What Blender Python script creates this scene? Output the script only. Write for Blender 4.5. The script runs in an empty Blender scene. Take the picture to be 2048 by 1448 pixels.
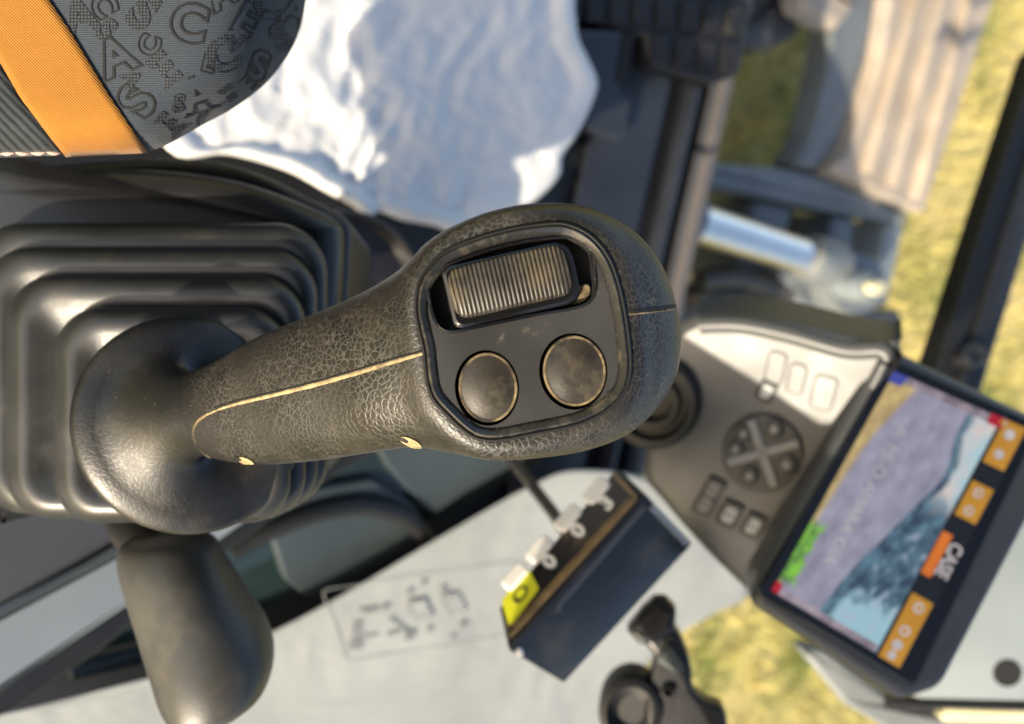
import bpy, bmesh, math, random
import numpy as np
from mathutils import Vector, Matrix, noise as mnoise
from mathutils.bvhtree import BVHTree
from mathutils.geometry import tessellate_polygon

random.seed(7)
scene = bpy.context.scene
COL = scene.collection

# ------------------------------------------------------------------ camera
PITCH, ROLL = math.radians(50), math.radians(12.8)
UPV = Vector((0, math.sin(PITCH), math.cos(PITCH)))
FWD = Vector((0, math.cos(PITCH), -math.sin(PITCH)))
RW = Vector((1, 0, 0))
CX = math.cos(ROLL) * UPV - math.sin(ROLL) * RW      # picture right
CY = -math.sin(ROLL) * UPV - math.cos(ROLL) * RW     # picture up
CZ = -FWD
EYE = Vector((0, 0, 1.5))
cam = bpy.data.cameras.new('camera')
cam_o = bpy.data.objects.new('camera', cam)
COL.objects.link(cam_o)
cam_o.matrix_world = Matrix(((CX.x, CY.x, CZ.x, EYE.x), (CX.y, CY.y, CZ.y, EYE.y), (CX.z, CY.z, CZ.z, EYE.z), (0, 0, 0, 1)))
cam.sensor_width = 36
cam.lens = 18 / math.tan(math.radians(30))
cam.clip_start, cam.clip_end = 0.01, 500
cam.dof.use_dof = True
cam.dof.focus_distance = 0.276
cam.dof.aperture_fstop = 7.5
scene.camera = cam_o
FPX = 1024 / math.tan(math.radians(30))

# ------------------------------------------------------------------ light
SUN_CAM = Vector((-0.41, -0.56, 0.72)).normalized()
SUN = (CX * SUN_CAM.x + CY * SUN_CAM.y + CZ * SUN_CAM.z).normalized()   # from scene towards the sun
world = bpy.data.worlds.new('World')
scene.world = world
world.use_nodes = True
wn = world.node_tree.nodes
sky = wn.new('ShaderNodeTexSky')
sky.sky_type = 'NISHITA'
sky.sun_disc = False
sky.air_density, sky.dust_density, sky.ozone_density = 0.9, 2.5, 0.45   # hazy late afternoon
sky.sun_elevation = math.asin(SUN.z)
sky.sun_rotation = math.atan2(SUN.x, SUN.y)
world.node_tree.links.new(sky.outputs[0], wn['Background'].inputs[0])
wn['Background'].inputs[1].default_value = 0.15
sl = bpy.data.lights.new('sun', 'SUN')
sl.energy = 4.4
sl.angle = math.radians(0.6)
sl.color = (1.0, 0.88, 0.69)
sun_o = bpy.data.objects.new('sun', sl)
COL.objects.link(sun_o)
sun_o.rotation_euler = (-SUN).to_track_quat('-Z', 'Y').to_euler()
sun_o.location = (2, -2, 4)
scene.view_settings.view_transform = 'Standard'
scene.view_settings.look = 'None'
scene.view_settings.gamma = 1
scene.view_settings.exposure = 0.95
scene.view_settings.use_curve_mapping = False
scene.cycles.use_denoising = True
scene.cycles.max_bounces = 8

# ------------------------------------------------------------------ geometry helpers
def ray(u, v):
    return (CX * ((u - 1024) / FPX) + CY * ((724 - v) / FPX) + FWD)      # per unit of depth
def P(u, v, d):
    return EYE + ray(u, v) * d
def FL(u, v, z):
    r = ray(u, v)
    return EYE + r * ((z - EYE.z) / r.z)

class Frame:
    """a real plane through three points; at() finds the point of it seen at a place of the picture"""
    def __init__(s, a, b, c):
        s.o = a
        s.n = (b - a).cross(c - a).normalized()
        if s.n.dot(EYE - a) < 0: s.n = -s.n
    def at(s, u, v, h=0.0):
        r = ray(u, v)
        t = (s.o - EYE).dot(s.n) / r.dot(s.n)
        return EYE + r * t + s.n * h
def frame(a, b, c):
    return Frame(P(*a), P(*b), P(*c))

def thing(name, label, cat, origin, group=None):
    o = bpy.data.objects.new(name, None)
    o.empty_display_size = 0.02
    COL.objects.link(o)
    o.location = origin
    tag(o, label, cat, group)
    o['_org'] = list(origin)
    return o
def tag(o, label=None, cat=None, group=None, kind=None):
    if label: o['label'] = label
    if cat: o['category'] = cat
    if group: o['group'] = group
    if kind: o['kind'] = kind
    return o
def finish(bm, name, mat, parent=None, origin=None, angle=38, uv=None):
    if parent is not None:
        org = Vector(parent['_org'])
    elif origin is not None:
        org = Vector(origin)
    else:
        org = sum((v.co for v in bm.verts), Vector()) / max(1, len(bm.verts))
    if uv is not None:
        lay = bm.loops.layers.uv.new('UVMap')
        for f in bm.faces:
            for l in f.loops: l[lay].uv = uv(l.vert.co)
    for v in bm.verts: v.co -= org
    a = math.radians(angle)
    for f in bm.faces: f.smooth = True
    for e in bm.edges:
        if len(e.link_faces) == 2 and e.calc_face_angle(0) > a: e.smooth = False
    if angle < 100:
        for f in bm.faces:
            if len(f.verts) > 8:
                for e in f.edges: e.smooth = False
    me = bpy.data.meshes.new(name)
    bm.to_mesh(me); bm.free()
    if mat is not None: me.materials.append(mat)
    o = bpy.data.objects.new(name, me)
    COL.objects.link(o)
    o['_org'] = list(org)
    if parent is not None: o.parent = parent
    else: o.location = org
    return o
def from_data(vs, fs):
    bm = bmesh.new()
    bv = [bm.verts.new(v) for v in vs]
    for f in fs:
        try: bm.faces.new([bv[i] for i in f])
        except ValueError: pass
    return bm
def fillet(pts, r, n=5):
    out = []
    N = len(pts)
    rr = r if isinstance(r, (list, tuple)) else [r] * N
    for i in range(N):
        p0, p1, p2 = (Vector(pts[(i + k) % N]) for k in (-1, 0, 1))
        a, b = (p0 - p1), (p2 - p1)
        la, lb = a.length, b.length
        a.normalize(); b.normalize()
        ang = a.angle(b) if la > 0 and lb > 0 else math.pi
        t = min(rr[i] / max(math.tan(ang / 2), 1e-3), la * .48, lb * .48)
        q0, q2 = p1 + a * t, p1 + b * t
        for k in range(n + 1):
            w = k / n
            out.append(q0 * (1 - w) ** 2 + p1 * 2 * w * (1 - w) + q2 * w * w)
    return [tuple(p) for p in out]
def smooth_closed(pts, n=4):
    out = []
    N = len(pts)
    for i in range(N):
        p0, p1, p2, p3 = (Vector(pts[(i + k) % N]) for k in (-1, 0, 1, 2))
        for k in range(n):
            t = k / n
            out.append(tuple(0.5 * (2 * p1 + (p2 - p0) * t + (2 * p0 - 5 * p1 + 4 * p2 - p3) * t * t + (3 * p1 - p0 - 3 * p2 + p3) * t ** 3)))
    return out
def smooth_open(pts, n=6):
    pts = [Vector(p) for p in pts]
    q = [pts[0] * 2 - pts[1]] + pts + [pts[-1] * 2 - pts[-2]]
    out = []
    for i in range(1, len(q) - 2):
        p0, p1, p2, p3 = q[i - 1:i + 3]
        for k in range(n):
            t = k / n
            out.append(0.5 * (2 * p1 + (p2 - p0) * t + (2 * p0 - 5 * p1 + 4 * p2 - p3) * t * t + (3 * p1 - p0 - 3 * p2 + p3) * t ** 3))
    out.append(pts[-1])
    return out
def scale_px(pts, s, cx=None, cy=None):
    cx = sum(p[0] for p in pts) / len(pts) if cx is None else cx
    cy = sum(p[1] for p in pts) / len(pts) if cy is None else cy
    return [(cx + (p[0] - cx) * s, cy + (p[1] - cy) * s) for p in pts]
def inset_px(pts, d):
    N = len(pts); out = []
    area = sum(pts[i][0] * pts[(i + 1) % N][1] - pts[(i + 1) % N][0] * pts[i][1] for i in range(N))
    s = 1 if area > 0 else -1
    for i in range(N):
        a, b = Vector(pts[i - 1]), Vector(pts[(i + 1) % N])
        t = (b - a)
        if t.length < 1e-6: out.append(pts[i]); continue
        t.normalize()
        out.append((pts[i][0] - s * t.y * d, pts[i][1] + s * t.x * d))
    return out
def stack_bm(rings, cap0=True, cap1=True):
    """closed rings of equal count, skinned in order"""
    n = len(rings[0])
    vs = [p for r in rings for p in r]
    fs = []
    for j in range(len(rings) - 1):
        for i in range(n):
            k = (i + 1) % n
            fs.append((j * n + i, j * n + k, (j + 1) * n + k, (j + 1) * n + i))
    bm = from_data(vs, fs)
    bm.verts.ensure_lookup_table()
    if cap0: bm.faces.new([bm.verts[i] for i in range(n)])
    if cap1: bm.faces.new([bm.verts[(len(rings) - 1) * n + i] for i in range(n)])
    bmesh.ops.recalc_face_normals(bm, faces=bm.faces)
    return bm
def prism(name, fr, px, h0, h1, mat, parent=None, bev=0.0, seg=3, origin=None, uv=None, angle=38, taper=1.0):
    """outline of the picture laid on a real plane, given real thickness h0..h1 and rounded edges"""
    rings = [[fr.at(u, v, h0) for u, v in (scale_px(px, taper) if taper != 1 else px)]]
    if bev > 0:
        c = sum(rings[0], Vector()) / len(px)
        base = [fr.at(u, v, h1) for u, v in px]
        # inset in metres along the plane
        N = len(base); ins = []
        area = Vector()
        for i in range(N): area += base[i].cross(base[(i + 1) % N])
        s = 1 if area.dot(fr.n) > 0 else -1
        for i in range(N):
            t = (base[(i + 1) % N] - base[i - 1])
            t = t.normalized() if t.length > 1e-9 else Vector()
            ins.append(fr.n.cross(t) * s)
        for k in range(seg + 1):
            a = k / seg * math.pi / 2
            rings.append([b + i * (bev * (1 - math.cos(a))) - fr.n * (bev * (1 - math.sin(a))) for b, i in zip(base, ins)])
    else:
        rings.append([fr.at(u, v, h1) for u, v in px])
    return finish(stack_bm(rings), name, mat, parent, origin, angle, uv)
def lathe_px(name, fr, cx, cy, rx, ry, prof, mat, parent=None, n=40, origin=None, cap0=False, cap1=True, rot=0.0, angle=38):
    """round (or oval) part on a plane: prof is a list of (fraction of radius, height)"""
    rings = []
    for f, h in prof:
        ring = []
        for i in range(n):
            a = 2 * math.pi * i / n
            x, y = rx * f * math.cos(a), ry * f * math.sin(a)
            ring.append(fr.at(cx + x * math.cos(rot) - y * math.sin(rot), cy + x * math.sin(rot) + y * math.cos(rot), h))
        rings.append(ring)
    return finish(stack_bm(rings, cap0, cap1), name, mat, parent, origin, angle)
def tube_bm(path, rad, n=8, closed=False, flat=None):
    path = [Vector(p) for p in path]
    N = len(path)
    rings = []
    ref = None
    for i in range(N):
        a = path[i - 1] if (i > 0 or closed) else path[i]
        b = path[(i + 1) % N] if (i < N - 1 or closed) else path[i]
        t = (b - a).normalized()
        if flat is not None: nrm = (flat[i] if isinstance(flat, list) else flat)
        else:
            if ref is None: ref = t.orthogonal()
            nrm = ref
        nrm = (nrm - t * nrm.dot(t)).normalized()
        ref = nrm
        bi = t.cross(nrm)
        r = rad[i] if isinstance(rad, list) else rad
        ra, rb = r if isinstance(r, (list, tuple)) else (r, r)
        rings.append([path[i] + nrm * (ra * math.cos(2 * math.pi * k / n)) + bi * (rb * math.sin(2 * math.pi * k / n)) for k in range(n)])
    if closed: rings.append(rings[0])
    bm = stack_bm(rings, not closed, not closed)
    if closed: bmesh.ops.remove_doubles(bm, verts=bm.verts, dist=1e-7); bmesh.ops.recalc_face_normals(bm, faces=bm.faces)
    return bm
def tube(name, path, rad, mat, parent=None, n=8, closed=False, flat=None, origin=None):
    return finish(tube_bm(path, rad, n, closed, flat), name, mat, parent, origin, 60)
def box_bm(bm, x0, x1, y0, y1, z0, z1):
    vs = [bm.verts.new((x, y, z)) for z in (z0, z1) for y in (y0, y1) for x in (x0, x1)]
    for f in ((0, 2, 3, 1), (4, 5, 7, 6), (0, 1, 5, 4), (2, 6, 7, 3), (0, 4, 6, 2), (1, 3, 7, 5)):
        bm.faces.new([vs[i] for i in f])
def box(name, x0, x1, y0, y1, z0, z1, mat, parent=None, bev=0.004, origin=None):
    bm = bmesh.new(); box_bm(bm, x0, x1, y0, y1, z0, z1)
    if bev: bmesh.ops.bevel(bm, geom=list(bm.edges), offset=bev, segments=2, affect='EDGES', profile=0.6)
    return finish(bm, name, mat, parent, origin)
def hexa(name, pts, mat, parent=None, bev=0.002, origin=None, seg=3):
    """eight corners: four of the face, then the four behind them"""
    bm = from_data(pts, [(0, 1, 2, 3), (7, 6, 5, 4), (0, 4, 5, 1), (1, 5, 6, 2), (2, 6, 7, 3), (3, 7, 4, 0)])
    bmesh.ops.recalc_face_normals(bm, faces=bm.faces)
    if bev: bmesh.ops.bevel(bm, geom=list(bm.edges), offset=bev, segments=seg, affect='EDGES', profile=0.5)
    return finish(bm, name, mat, parent, origin)
def bar(name, a, b, w, h, mat, parent=None, up=None, bev=0.004, origin=None):
    """square bar from a to b, w wide and h high"""
    a, b = Vector(a), Vector(b)
    t = (b - a).normalized()
    up = Vector((0, 0, 1)) if up is None else up
    s = t.cross(up).normalized(); k = s.cross(t).normalized()
    f = lambda p: [p + s * (sx * w / 2) + k * (sz * h / 2) for sx, sz in ((-1, -1), (1, -1), (1, 1), (-1, 1))]
    return hexa(name, f(a) + f(b), mat, parent, bev, origin, 2)
def text_mesh(txt, outline=0.0, bold=0.0):
    cu = bpy.data.curves.new('t', 'FONT')
    cu.body = txt; cu.size = 1.0; cu.align_x = 'CENTER'; cu.align_y = 'CENTER'
    cu.resolution_u = 4; cu.offset = bold
    if outline > 0:
        cu.fill_mode = 'NONE'; cu.bevel_depth = outline; cu.bevel_resolution = 0
    ob = bpy.data.objects.new('t', cu); COL.objects.link(ob)
    bpy.context.view_layer.update()
    me = bpy.data.meshes.new_from_object(ob.evaluated_get(bpy.context.evaluated_depsgraph_get()))
    vs = [v.co.copy() for v in me.vertices]; fs = [tuple(p.vertices) for p in me.polygons]
    bpy.data.objects.remove(ob); bpy.data.curves.remove(cu); bpy.data.meshes.remove(me)
    return vs, fs
def text_on(name, txt, fr, u, v, size, rot, mat, parent, h=0.0004, bold=0.0, sx=1.0):
    """flat print on a plane; rot = picture angle of the reading direction (clockwise, degrees)"""
    vs, fs = text_mesh(txt, 0, bold)
    a = math.radians(rot); out = []
    for p in vs:
        x, y = p.x * size * sx, -p.y * size
        out.append(fr.at(u + x * math.cos(a) - y * math.sin(a), v + x * math.sin(a) + y * math.cos(a), h))
    bm = from_data(out, fs)
    for f in bm.faces:
        f.normal_update()
        if f.normal.dot(fr.n) < 0: f.normal_flip()
    return finish(bm, name, mat, parent)

# ------------------------------------------------------------------ material helpers
def new_mat(name):
    m = bpy.data.materials.new(name); m.use_nodes = True
    return m, m.node_tree.nodes, m.node_tree.links, m.node_tree.nodes['Principled BSDF']
def ramp(nodes, a, b, ca=(0, 0, 0, 1), cb=(1, 1, 1, 1)):
    r = nodes.new('ShaderNodeValToRGB')
    r.color_ramp.elements[0].position = a; r.color_ramp.elements[0].color = ca
    r.color_ramp.elements[1].position = b; r.color_ramp.elements[1].color = cb
    return r
def noise(nodes, links, co, scale, detail=4, rough=0.55):
    n = nodes.new('ShaderNodeTexNoise'); n.inputs['Scale'].default_value = scale
    n.inputs['Detail'].default_value = detail; n.inputs['Roughness'].default_value = rough
    if co is not None: links.new(co, n.inputs['Vector'])
    return n
def mix(nodes, links, fac, a, b, blend='MIX'):
    m = nodes.new('ShaderNodeMix'); m.data_type = 'RGBA'; m.blend_type = blend
    for sock, val in ((0, fac), (6, a), (7, b)):
        if isinstance(val, (int, float)): m.inputs[sock].default_value = val
        elif isinstance(val, (tuple, list)): m.inputs[sock].default_value = (*val[:3], 1)
        else: links.new(val, m.inputs[sock])
    return m.outputs[2]
def mathn(nodes, links, op, a, b=None, clamp=False):
    m = nodes.new('ShaderNodeMath'); m.operation = op; m.use_clamp = clamp
    for k, val in enumerate((a, b)):
        if val is None: continue
        if isinstance(val, (int, float)): m.inputs[k].default_value = val
        else: links.new(val, m.inputs[k])
    return m.outputs[0]
def simple(name, col, rough=0.5, metal=0.0, var=0.15, vscale=30, bump=0.0, bscale=400, bdist=0.0004, spec=0.5, dust=None, dscale=60, dlo=.5, dhi=.75, coat=0.0, rvar=0.12, emit=None, trans=0.0):
    m, nd, lk, b = new_mat(name)
    tc = nd.new('ShaderNodeTexCoord'); co = tc.outputs['Object']
    n1 = noise(nd, lk, co, vscale)
    dark = tuple(c * (1 - var) for c in col); lite = tuple(min(1, c * (1 + var)) for c in col)
    r1 = ramp(nd, .3, .7, (*dark, 1), (*lite, 1)); lk.new(n1.outputs['Fac'], r1.inputs[0])
    colr = r1.outputs[0]
    rr = nd.new('ShaderNodeMapRange'); lk.new(n1.outputs['Fac'], rr.inputs[0])
    rr.inputs[3].default_value = max(0.02, rough - rvar); rr.inputs[4].default_value = min(1, rough + rvar)
    rough_s = rr.outputs[0]
    if dust:
        n2 = noise(nd, lk, co, dscale, 6, .65)
        r2 = ramp(nd, dlo, dhi); lk.new(n2.outputs['Fac'], r2.inputs[0])
        colr = mix(nd, lk, r2.outputs[0], colr, dust)
        rough_s = mathn(nd, lk, 'ADD', rough_s, mathn(nd, lk, 'MULTIPLY', r2.outputs[0], .3), True)
    lk.new(colr, b.inputs['Base Color']); lk.new(rough_s, b.inputs['Roughness'])
    b.inputs['Metallic'].default_value = metal
    b.inputs['Specular IOR Level'].default_value = spec
    b.inputs['Coat Weight'].default_value = coat
    b.inputs['Coat Roughness'].default_value = 0.08
    if trans: b.inputs['Transmission Weight'].default_value = trans
    if emit:
        lk.new(colr, b.inputs['Emission Color']); b.inputs['Emission Strength'].default_value = emit
    if bump:
        n3 = noise(nd, lk, co, bscale, 3)
        bp = nd.new('ShaderNodeBump'); bp.inputs['Strength'].default_value = bump; bp.inputs['Distance'].default_value = bdist
        lk.new(n3.outputs['Fac'], bp.inputs['Height']); lk.new(bp.outputs[0], b.inputs['Normal'])
    return m

def grip_mat(name='grained_rubber', cell=500, line=(0.088, 0.084, 0.074), base=(0.0095, 0.0092, 0.0088), amt=.8, bump=.19, ro=(.25, .5)):
    m, nd, lk, b = new_mat(name)
    tc = nd.new('ShaderNodeTexCoord'); co = tc.outputs['Object']
    nw = noise(nd, lk, co, 260, 3)
    sub = nd.new('ShaderNodeVectorMath'); sub.operation = 'SUBTRACT'; lk.new(nw.outputs['Color'], sub.inputs[0]); sub.inputs[1].default_value = (.5, .5, .5)
    scl = nd.new('ShaderNodeVectorMath'); scl.operation = 'SCALE'; lk.new(sub.outputs[0], scl.inputs[0]); scl.inputs['Scale'].default_value = .0026
    add = nd.new('ShaderNodeVectorMath'); add.operation = 'ADD'; lk.new(co, add.inputs[0]); lk.new(scl.outputs[0], add.inputs[1])
    vo = nd.new('ShaderNodeTexVoronoi'); vo.feature = 'DISTANCE_TO_EDGE'; vo.inputs['Scale'].default_value = cell
    lk.new(add.outputs[0], vo.inputs['Vector'])
    edge = ramp(nd, 0.02, 0.11, (1, 1, 1, 1), (0, 0, 0, 1)); lk.new(vo.outputs['Distance'], edge.inputs[0])
    nm = noise(nd, lk, co, 36, 5); msk = ramp(nd, .38, .64); lk.new(nm.outputs['Fac'], msk.inputs[0])
    fac = mathn(nd, lk, 'MULTIPLY', edge.outputs[0], mathn(nd, lk, 'MULTIPLY', msk.outputs[0], .75 * amt))
    nb = noise(nd, lk, co, 45, 5)
    rb = ramp(nd, .35, .7, (*[c * .8 for c in base], 1), (base[0] * 1.9, base[1] * 1.75, base[2] * 1.5, 1)); lk.new(nb.outputs['Fac'], rb.inputs[0])
    nd2 = noise(nd, lk, co, 32, 7, .7); dmask = ramp(nd, .50, .74); lk.new(nd2.outputs['Fac'], dmask.inputs[0])
    c1 = mix(nd, lk, mathn(nd, lk, 'MULTIPLY', dmask.outputs[0], .55), rb.outputs[0], (0.045, 0.037, 0.024))
    c2 = mix(nd, lk, fac, c1, line)
    # dust specks
    vs = nd.new('ShaderNodeTexVoronoi'); vs.inputs['Scale'].default_value = 260; lk.new(co, vs.inputs['Vector'])
    sp = ramp(nd, .05, .09, (1, 1, 1, 1), (0, 0, 0, 1)); lk.new(vs.outputs['Distance'], sp.inputs[0])
    c3 = mix(nd, lk, mathn(nd, lk, 'MULTIPLY', sp.outputs[0], .2), c2, (.3, .27, .22))
    lk.new(c3, b.inputs['Base Color'])
    nr = noise(nd, lk, co, 24, 5); rn = nd.new('ShaderNodeMapRange'); lk.new(nr.outputs['Fac'], rn.inputs[0]); rn.inputs[1].default_value = .3; rn.inputs[2].default_value = .7; rn.inputs[3].default_value = ro[0]; rn.inputs[4].default_value = ro[1]
    lk.new(mathn(nd, lk, 'ADD', rn.outputs[0], mathn(nd, lk, 'MULTIPLY', dmask.outputs[0], .2)), b.inputs['Roughness'])
    hgt = ramp(nd, 0.0, .16); lk.new(vo.outputs['Distance'], hgt.inputs[0])
    nf = noise(nd, lk, co, 1500, 2)
    hh = mathn(nd, lk, 'ADD', hgt.outputs[0], mathn(nd, lk, 'MULTIPLY', nf.outputs['Fac'], .25))
    bp = nd.new('ShaderNodeBump'); bp.inputs['Strength'].default_value = bump; bp.inputs['Distance'].default_value = .0004
    lk.new(hh, bp.inputs['Height']); lk.new(bp.outputs[0], b.inputs['Normal'])
    return m

M = {}
M['grip'] = grip_mat()
M['bell'] = grip_mat('skirt_rubber', 480, (.034, .032, .028), (.0075, .008, .0082), .3, .12, (.30, .40))
M['gaiter'] = simple('gaiter_rubber', (.019, .0202, .0205), .34, bump=.25, bscale=1300, bdist=.0003, var=.25, vscale=40, dust=(.04, .0385, .035), dscale=25, dlo=.55, dhi=.85)
M['console'] = simple('console_plastic', (.019, .0195, .021), .34, bump=.1, bscale=1800, bdist=.0002, var=.2)
M['blackpl'] = simple('black_plastic', (.012, .012, .013), .38, bump=.12, bscale=1500, bdist=.0002, dust=(.08, .07, .055), dscale=90, dlo=.58, dhi=.9)
M['plate'] = simple('plate_plastic', (.018, .018, .018), .45, bump=.25, bscale=2600, bdist=.00015, var=.25, dust=(.13, .105, .07), dscale=120, dlo=.6, dhi=.9)
M['bezel'] = simple('bezel_plastic', (.016, .016, .016), .24, var=.25, dust=(.12, .10, .065), dscale=110, dlo=.5, dhi=.85)
M['gloss'] = simple('gloss_black', (.006, .006, .007), .08, var=.2, rvar=.04, dust=(.10, .085, .05), dscale=150, dlo=.62, dhi=.9)
M['void'] = simple('dark_void', (.003, .003, .003), .7, var=.1)
M['dusty'] = simple('packed_dust', (.30, .23, .12), .9, var=.4, vscale=260, dust=(.10, .08, .045), dscale=120, dlo=.5, dhi=.7, bump=.6, bscale=1500, bdist=.0003)
M['dustrim'] = simple('dust_ring', (.17, .125, .065), .85, var=.5, vscale=200, dust=(.018, .015, .012), dscale=95, dlo=.42, dhi=.6)
M['button'] = simple('button_rubber', (.024, .020, .015), .38, var=.45, vscale=110, bump=.2, bscale=1500, bdist=.0002, dust=(.085, .066, .04), dscale=75, dlo=.5, dhi=.8)
M['rocker'] = simple('rocker_rubber', (.030, .026, .021), .42, var=.35, vscale=120, dust=(.085, .064, .034), dscale=80, dlo=.45, dhi=.75)
M['knob'] = simple('knob_plastic', (.045, .044, .040), .40, bump=.35, bscale=1100, bdist=.0003, var=.2, dust=(.12, .105, .075), dscale=22, dlo=.5, dhi=.85)
M['navy'] = simple('navy_metal', (.020, .023, .031), .4, var=.25, vscale=12)
M['dark'] = simple('dark_floor', (.008, .0085, .010), .55, var=.3, vscale=14)
M['grey'] = simple('grey_trim', (.19, .215, .235), .5, var=.1, vscale=8)
M['greydk'] = simple('dark_grey_trim', (.055, .057, .065), .5, var=.15, vscale=8)
M['seal'] = simple('rubber_seal', (.006, .006, .006), .55)
M['pale'] = simple('pale_metal', (.185, .215, .225), .45, var=.08, vscale=8)
M['monitor'] = simple('monitor_plastic', (.056, .058, .060), .41, var=.12, bump=.15, bscale=1500, bdist=.0002)
M['keys'] = simple('keypad_rubber', (.022, .023, .024), .5, var=.15)
M['keylite'] = simple('key_legend', (.34, .36, .37), .5, var=.2, vscale=120)
M['keymid'] = simple('key_grey', (.16, .165, .17), .5, var=.15)
M['bezelblk'] = simple('screen_bezel', (.004, .004, .0045), .12, var=.1, rvar=.03)
M['white'] = simple('white_plastic', (.78, .75, .70), .5, var=.08)
M['yellow'] = simple('yellow_sticker', (.62, .62, .02), .5, var=.1)
M['ink'] = simple('black_ink', (.015, .015, .012), .6)
M['gold'] = simple('tan_edge', (.22, .15, .07), .5, var=.4, vscale=90)
M['boxface'] = simple('box_face', (.010, .009, .008), .3, var=.4, vscale=60, dust=(.20, .13, .07), dscale=35, dlo=.6, dhi=.8)
M['boxside'] = simple('box_side', (.014, .0155, .0185), .3, var=.25, vscale=20, dust=(.10, .085, .07), dscale=24, dlo=.52, dhi=.85)
M['chrome'] = simple('chrome', (.86, .82, .76), .30, metal=1.0, var=.05, rvar=.05)
M['steel'] = simple('grey_paint', (.14, .155, .16), .5, var=.2, vscale=14)
M['blade'] = simple('worn_blade', (.40, .325, .245), .6, var=.2, vscale=9, dust=(.30, .27, .24), dscale=7, dlo=.45, dhi=.7)
M['oily'] = simple('oily_metal', (.03, .028, .026), .45, var=.5, vscale=20, dust=(.25, .20, .14), dscale=16, dlo=.55, dhi=.7)
M['cream'] = simple('cream_paint', (.62, .57, .35), .5, var=.1)
M['pink'] = simple('beige_trim', (.12, .105, .095), .5, var=.1, vscale=10)
M['thread'] = simple('pink_thread', (.50, .34, .28), .8, var=.2, vscale=400)
M['piping'] = simple('dark_piping', (.02, .02, .02), .8)
def fabric(name, col, col2, kind):
    m, nd, lk, b = new_mat(name)
    tc = nd.new('ShaderNodeTexCoord'); uv = tc.outputs['UV']
    w = nd.new('ShaderNodeTexWave'); lk.new(uv, w.inputs['Vector'])
    w.wave_type = 'BANDS'
    if kind == 'twill':
        w.bands_direction = 'DIAGONAL'; w.inputs['Scale'].default_value = 100
    elif kind == 'rib':
        w.bands_direction = 'DIAGONAL'; w.inputs['Scale'].default_value = 30
    else:
        w.bands_direction = 'Y'; w.inputs['Scale'].default_value = 85
    w.inputs['Distortion'].default_value = .6; w.inputs['Detail'].default_value = 1
    n = noise(nd, lk, uv, 60 if kind != 'knit' else 150, 4)
    f = mathn(nd, lk, 'ADD', mathn(nd, lk, 'MULTIPLY', w.outputs['Fac'], .7), mathn(nd, lk, 'MULTIPLY', n.outputs['Fac'], .5))
    r = ramp(nd, .2, .85, (*col2, 1), (*col, 1)); lk.new(f, r.inputs[0])
    lk.new(r.outputs[0], b.inputs['Base Color'])
    b.inputs['Roughness'].default_value = .85
    b.inputs['Specular IOR Level'].default_value = .2
    b.inputs['Sheen Weight'].default_value = .08
    bp = nd.new('ShaderNodeBump'); bp.inputs['Strength'].default_value = .5; bp.inputs['Distance'].default_value = .0004
    lk.new(f, bp.inputs['Height']); lk.new(bp.outputs[0], b.inputs['Normal'])
    return m
M['knit'] = fabric('grey_knit', (.052, .064, .080), (.022, .028, .036), 'knit')
M['orange'] = fabric('orange_twill', (.315, .135, .022), (.235, .093, .012), 'twill')
M['rib'] = fabric('charcoal_rib', (.034, .040, .046), (.007, .008, .009), 'rib')
M['yarn'] = simple('black_yarn', (.008, .009, .010), .9, var=.4, vscale=900)
def dotted():
    m, nd, lk, b = new_mat('dotted_yarn')
    tc = nd.new('ShaderNodeTexCoord')
    v = nd.new('ShaderNodeTexVoronoi'); v.voronoi_dimensions = '2D'; v.inputs['Scale'].default_value = 150; v.inputs['Randomness'].default_value = .12
    lk.new(tc.outputs['UV'], v.inputs['Vector'])
    r = ramp(nd, .20, .36, (.052, .064, .080, 1), (.008, .0095, .012, 1)); lk.new(v.outputs['Distance'], r.inputs[0])
    lk.new(r.outputs[0], b.inputs['Base Color']); b.inputs['Roughness'].default_value = .9
    return m
M['dots'] = dotted()
def film_mat(name, col, rough=.32, trl=.25, dk=.92, bs=22, bst=.3):
    m, nd, lk, b = new_mat(name)
    tc = nd.new('ShaderNodeTexCoord'); co = tc.outputs['Object']
    n = noise(nd, lk, co, 6, 5); r = ramp(nd, .3, .7, (*[c * dk for c in col], 1), (*col, 1)); lk.new(n.outputs['Fac'], r.inputs[0])
    lk.new(r.outputs[0], b.inputs['Base Color'])
    b.inputs['Roughness'].default_value = rough
    b.inputs['Subsurface Weight'].default_value = 0
    n2 = noise(nd, lk, co, bs, 5, .55); n2.inputs['Distortion'].default_value = 1.2
    bp = nd.new('ShaderNodeBump'); bp.inputs['Strength'].default_value = bst; bp.inputs['Distance'].default_value = .008
    lk.new(n2.outputs['Fac'], bp.inputs['Height']); lk.new(bp.outputs[0], b.inputs['Normal'])
    tl = nd.new('ShaderNodeBsdfTranslucent'); lk.new(r.outputs[0], tl.inputs[0])
    ms = nd.new('ShaderNodeMixShader'); ms.inputs[0].default_value = trl
    lk.new(b.outputs[0], ms.inputs[1]); lk.new(tl.outputs[0], ms.inputs[2])
    lk.new(ms.outputs[0], nd['Material Output'].inputs[0])
    return m
M['film'] = film_mat('plastic_film', (.93, .92, .90))
M['sheet'] = film_mat('window_film', (.40, .415, .395), .4, .2, .74, 9, .2)
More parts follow.
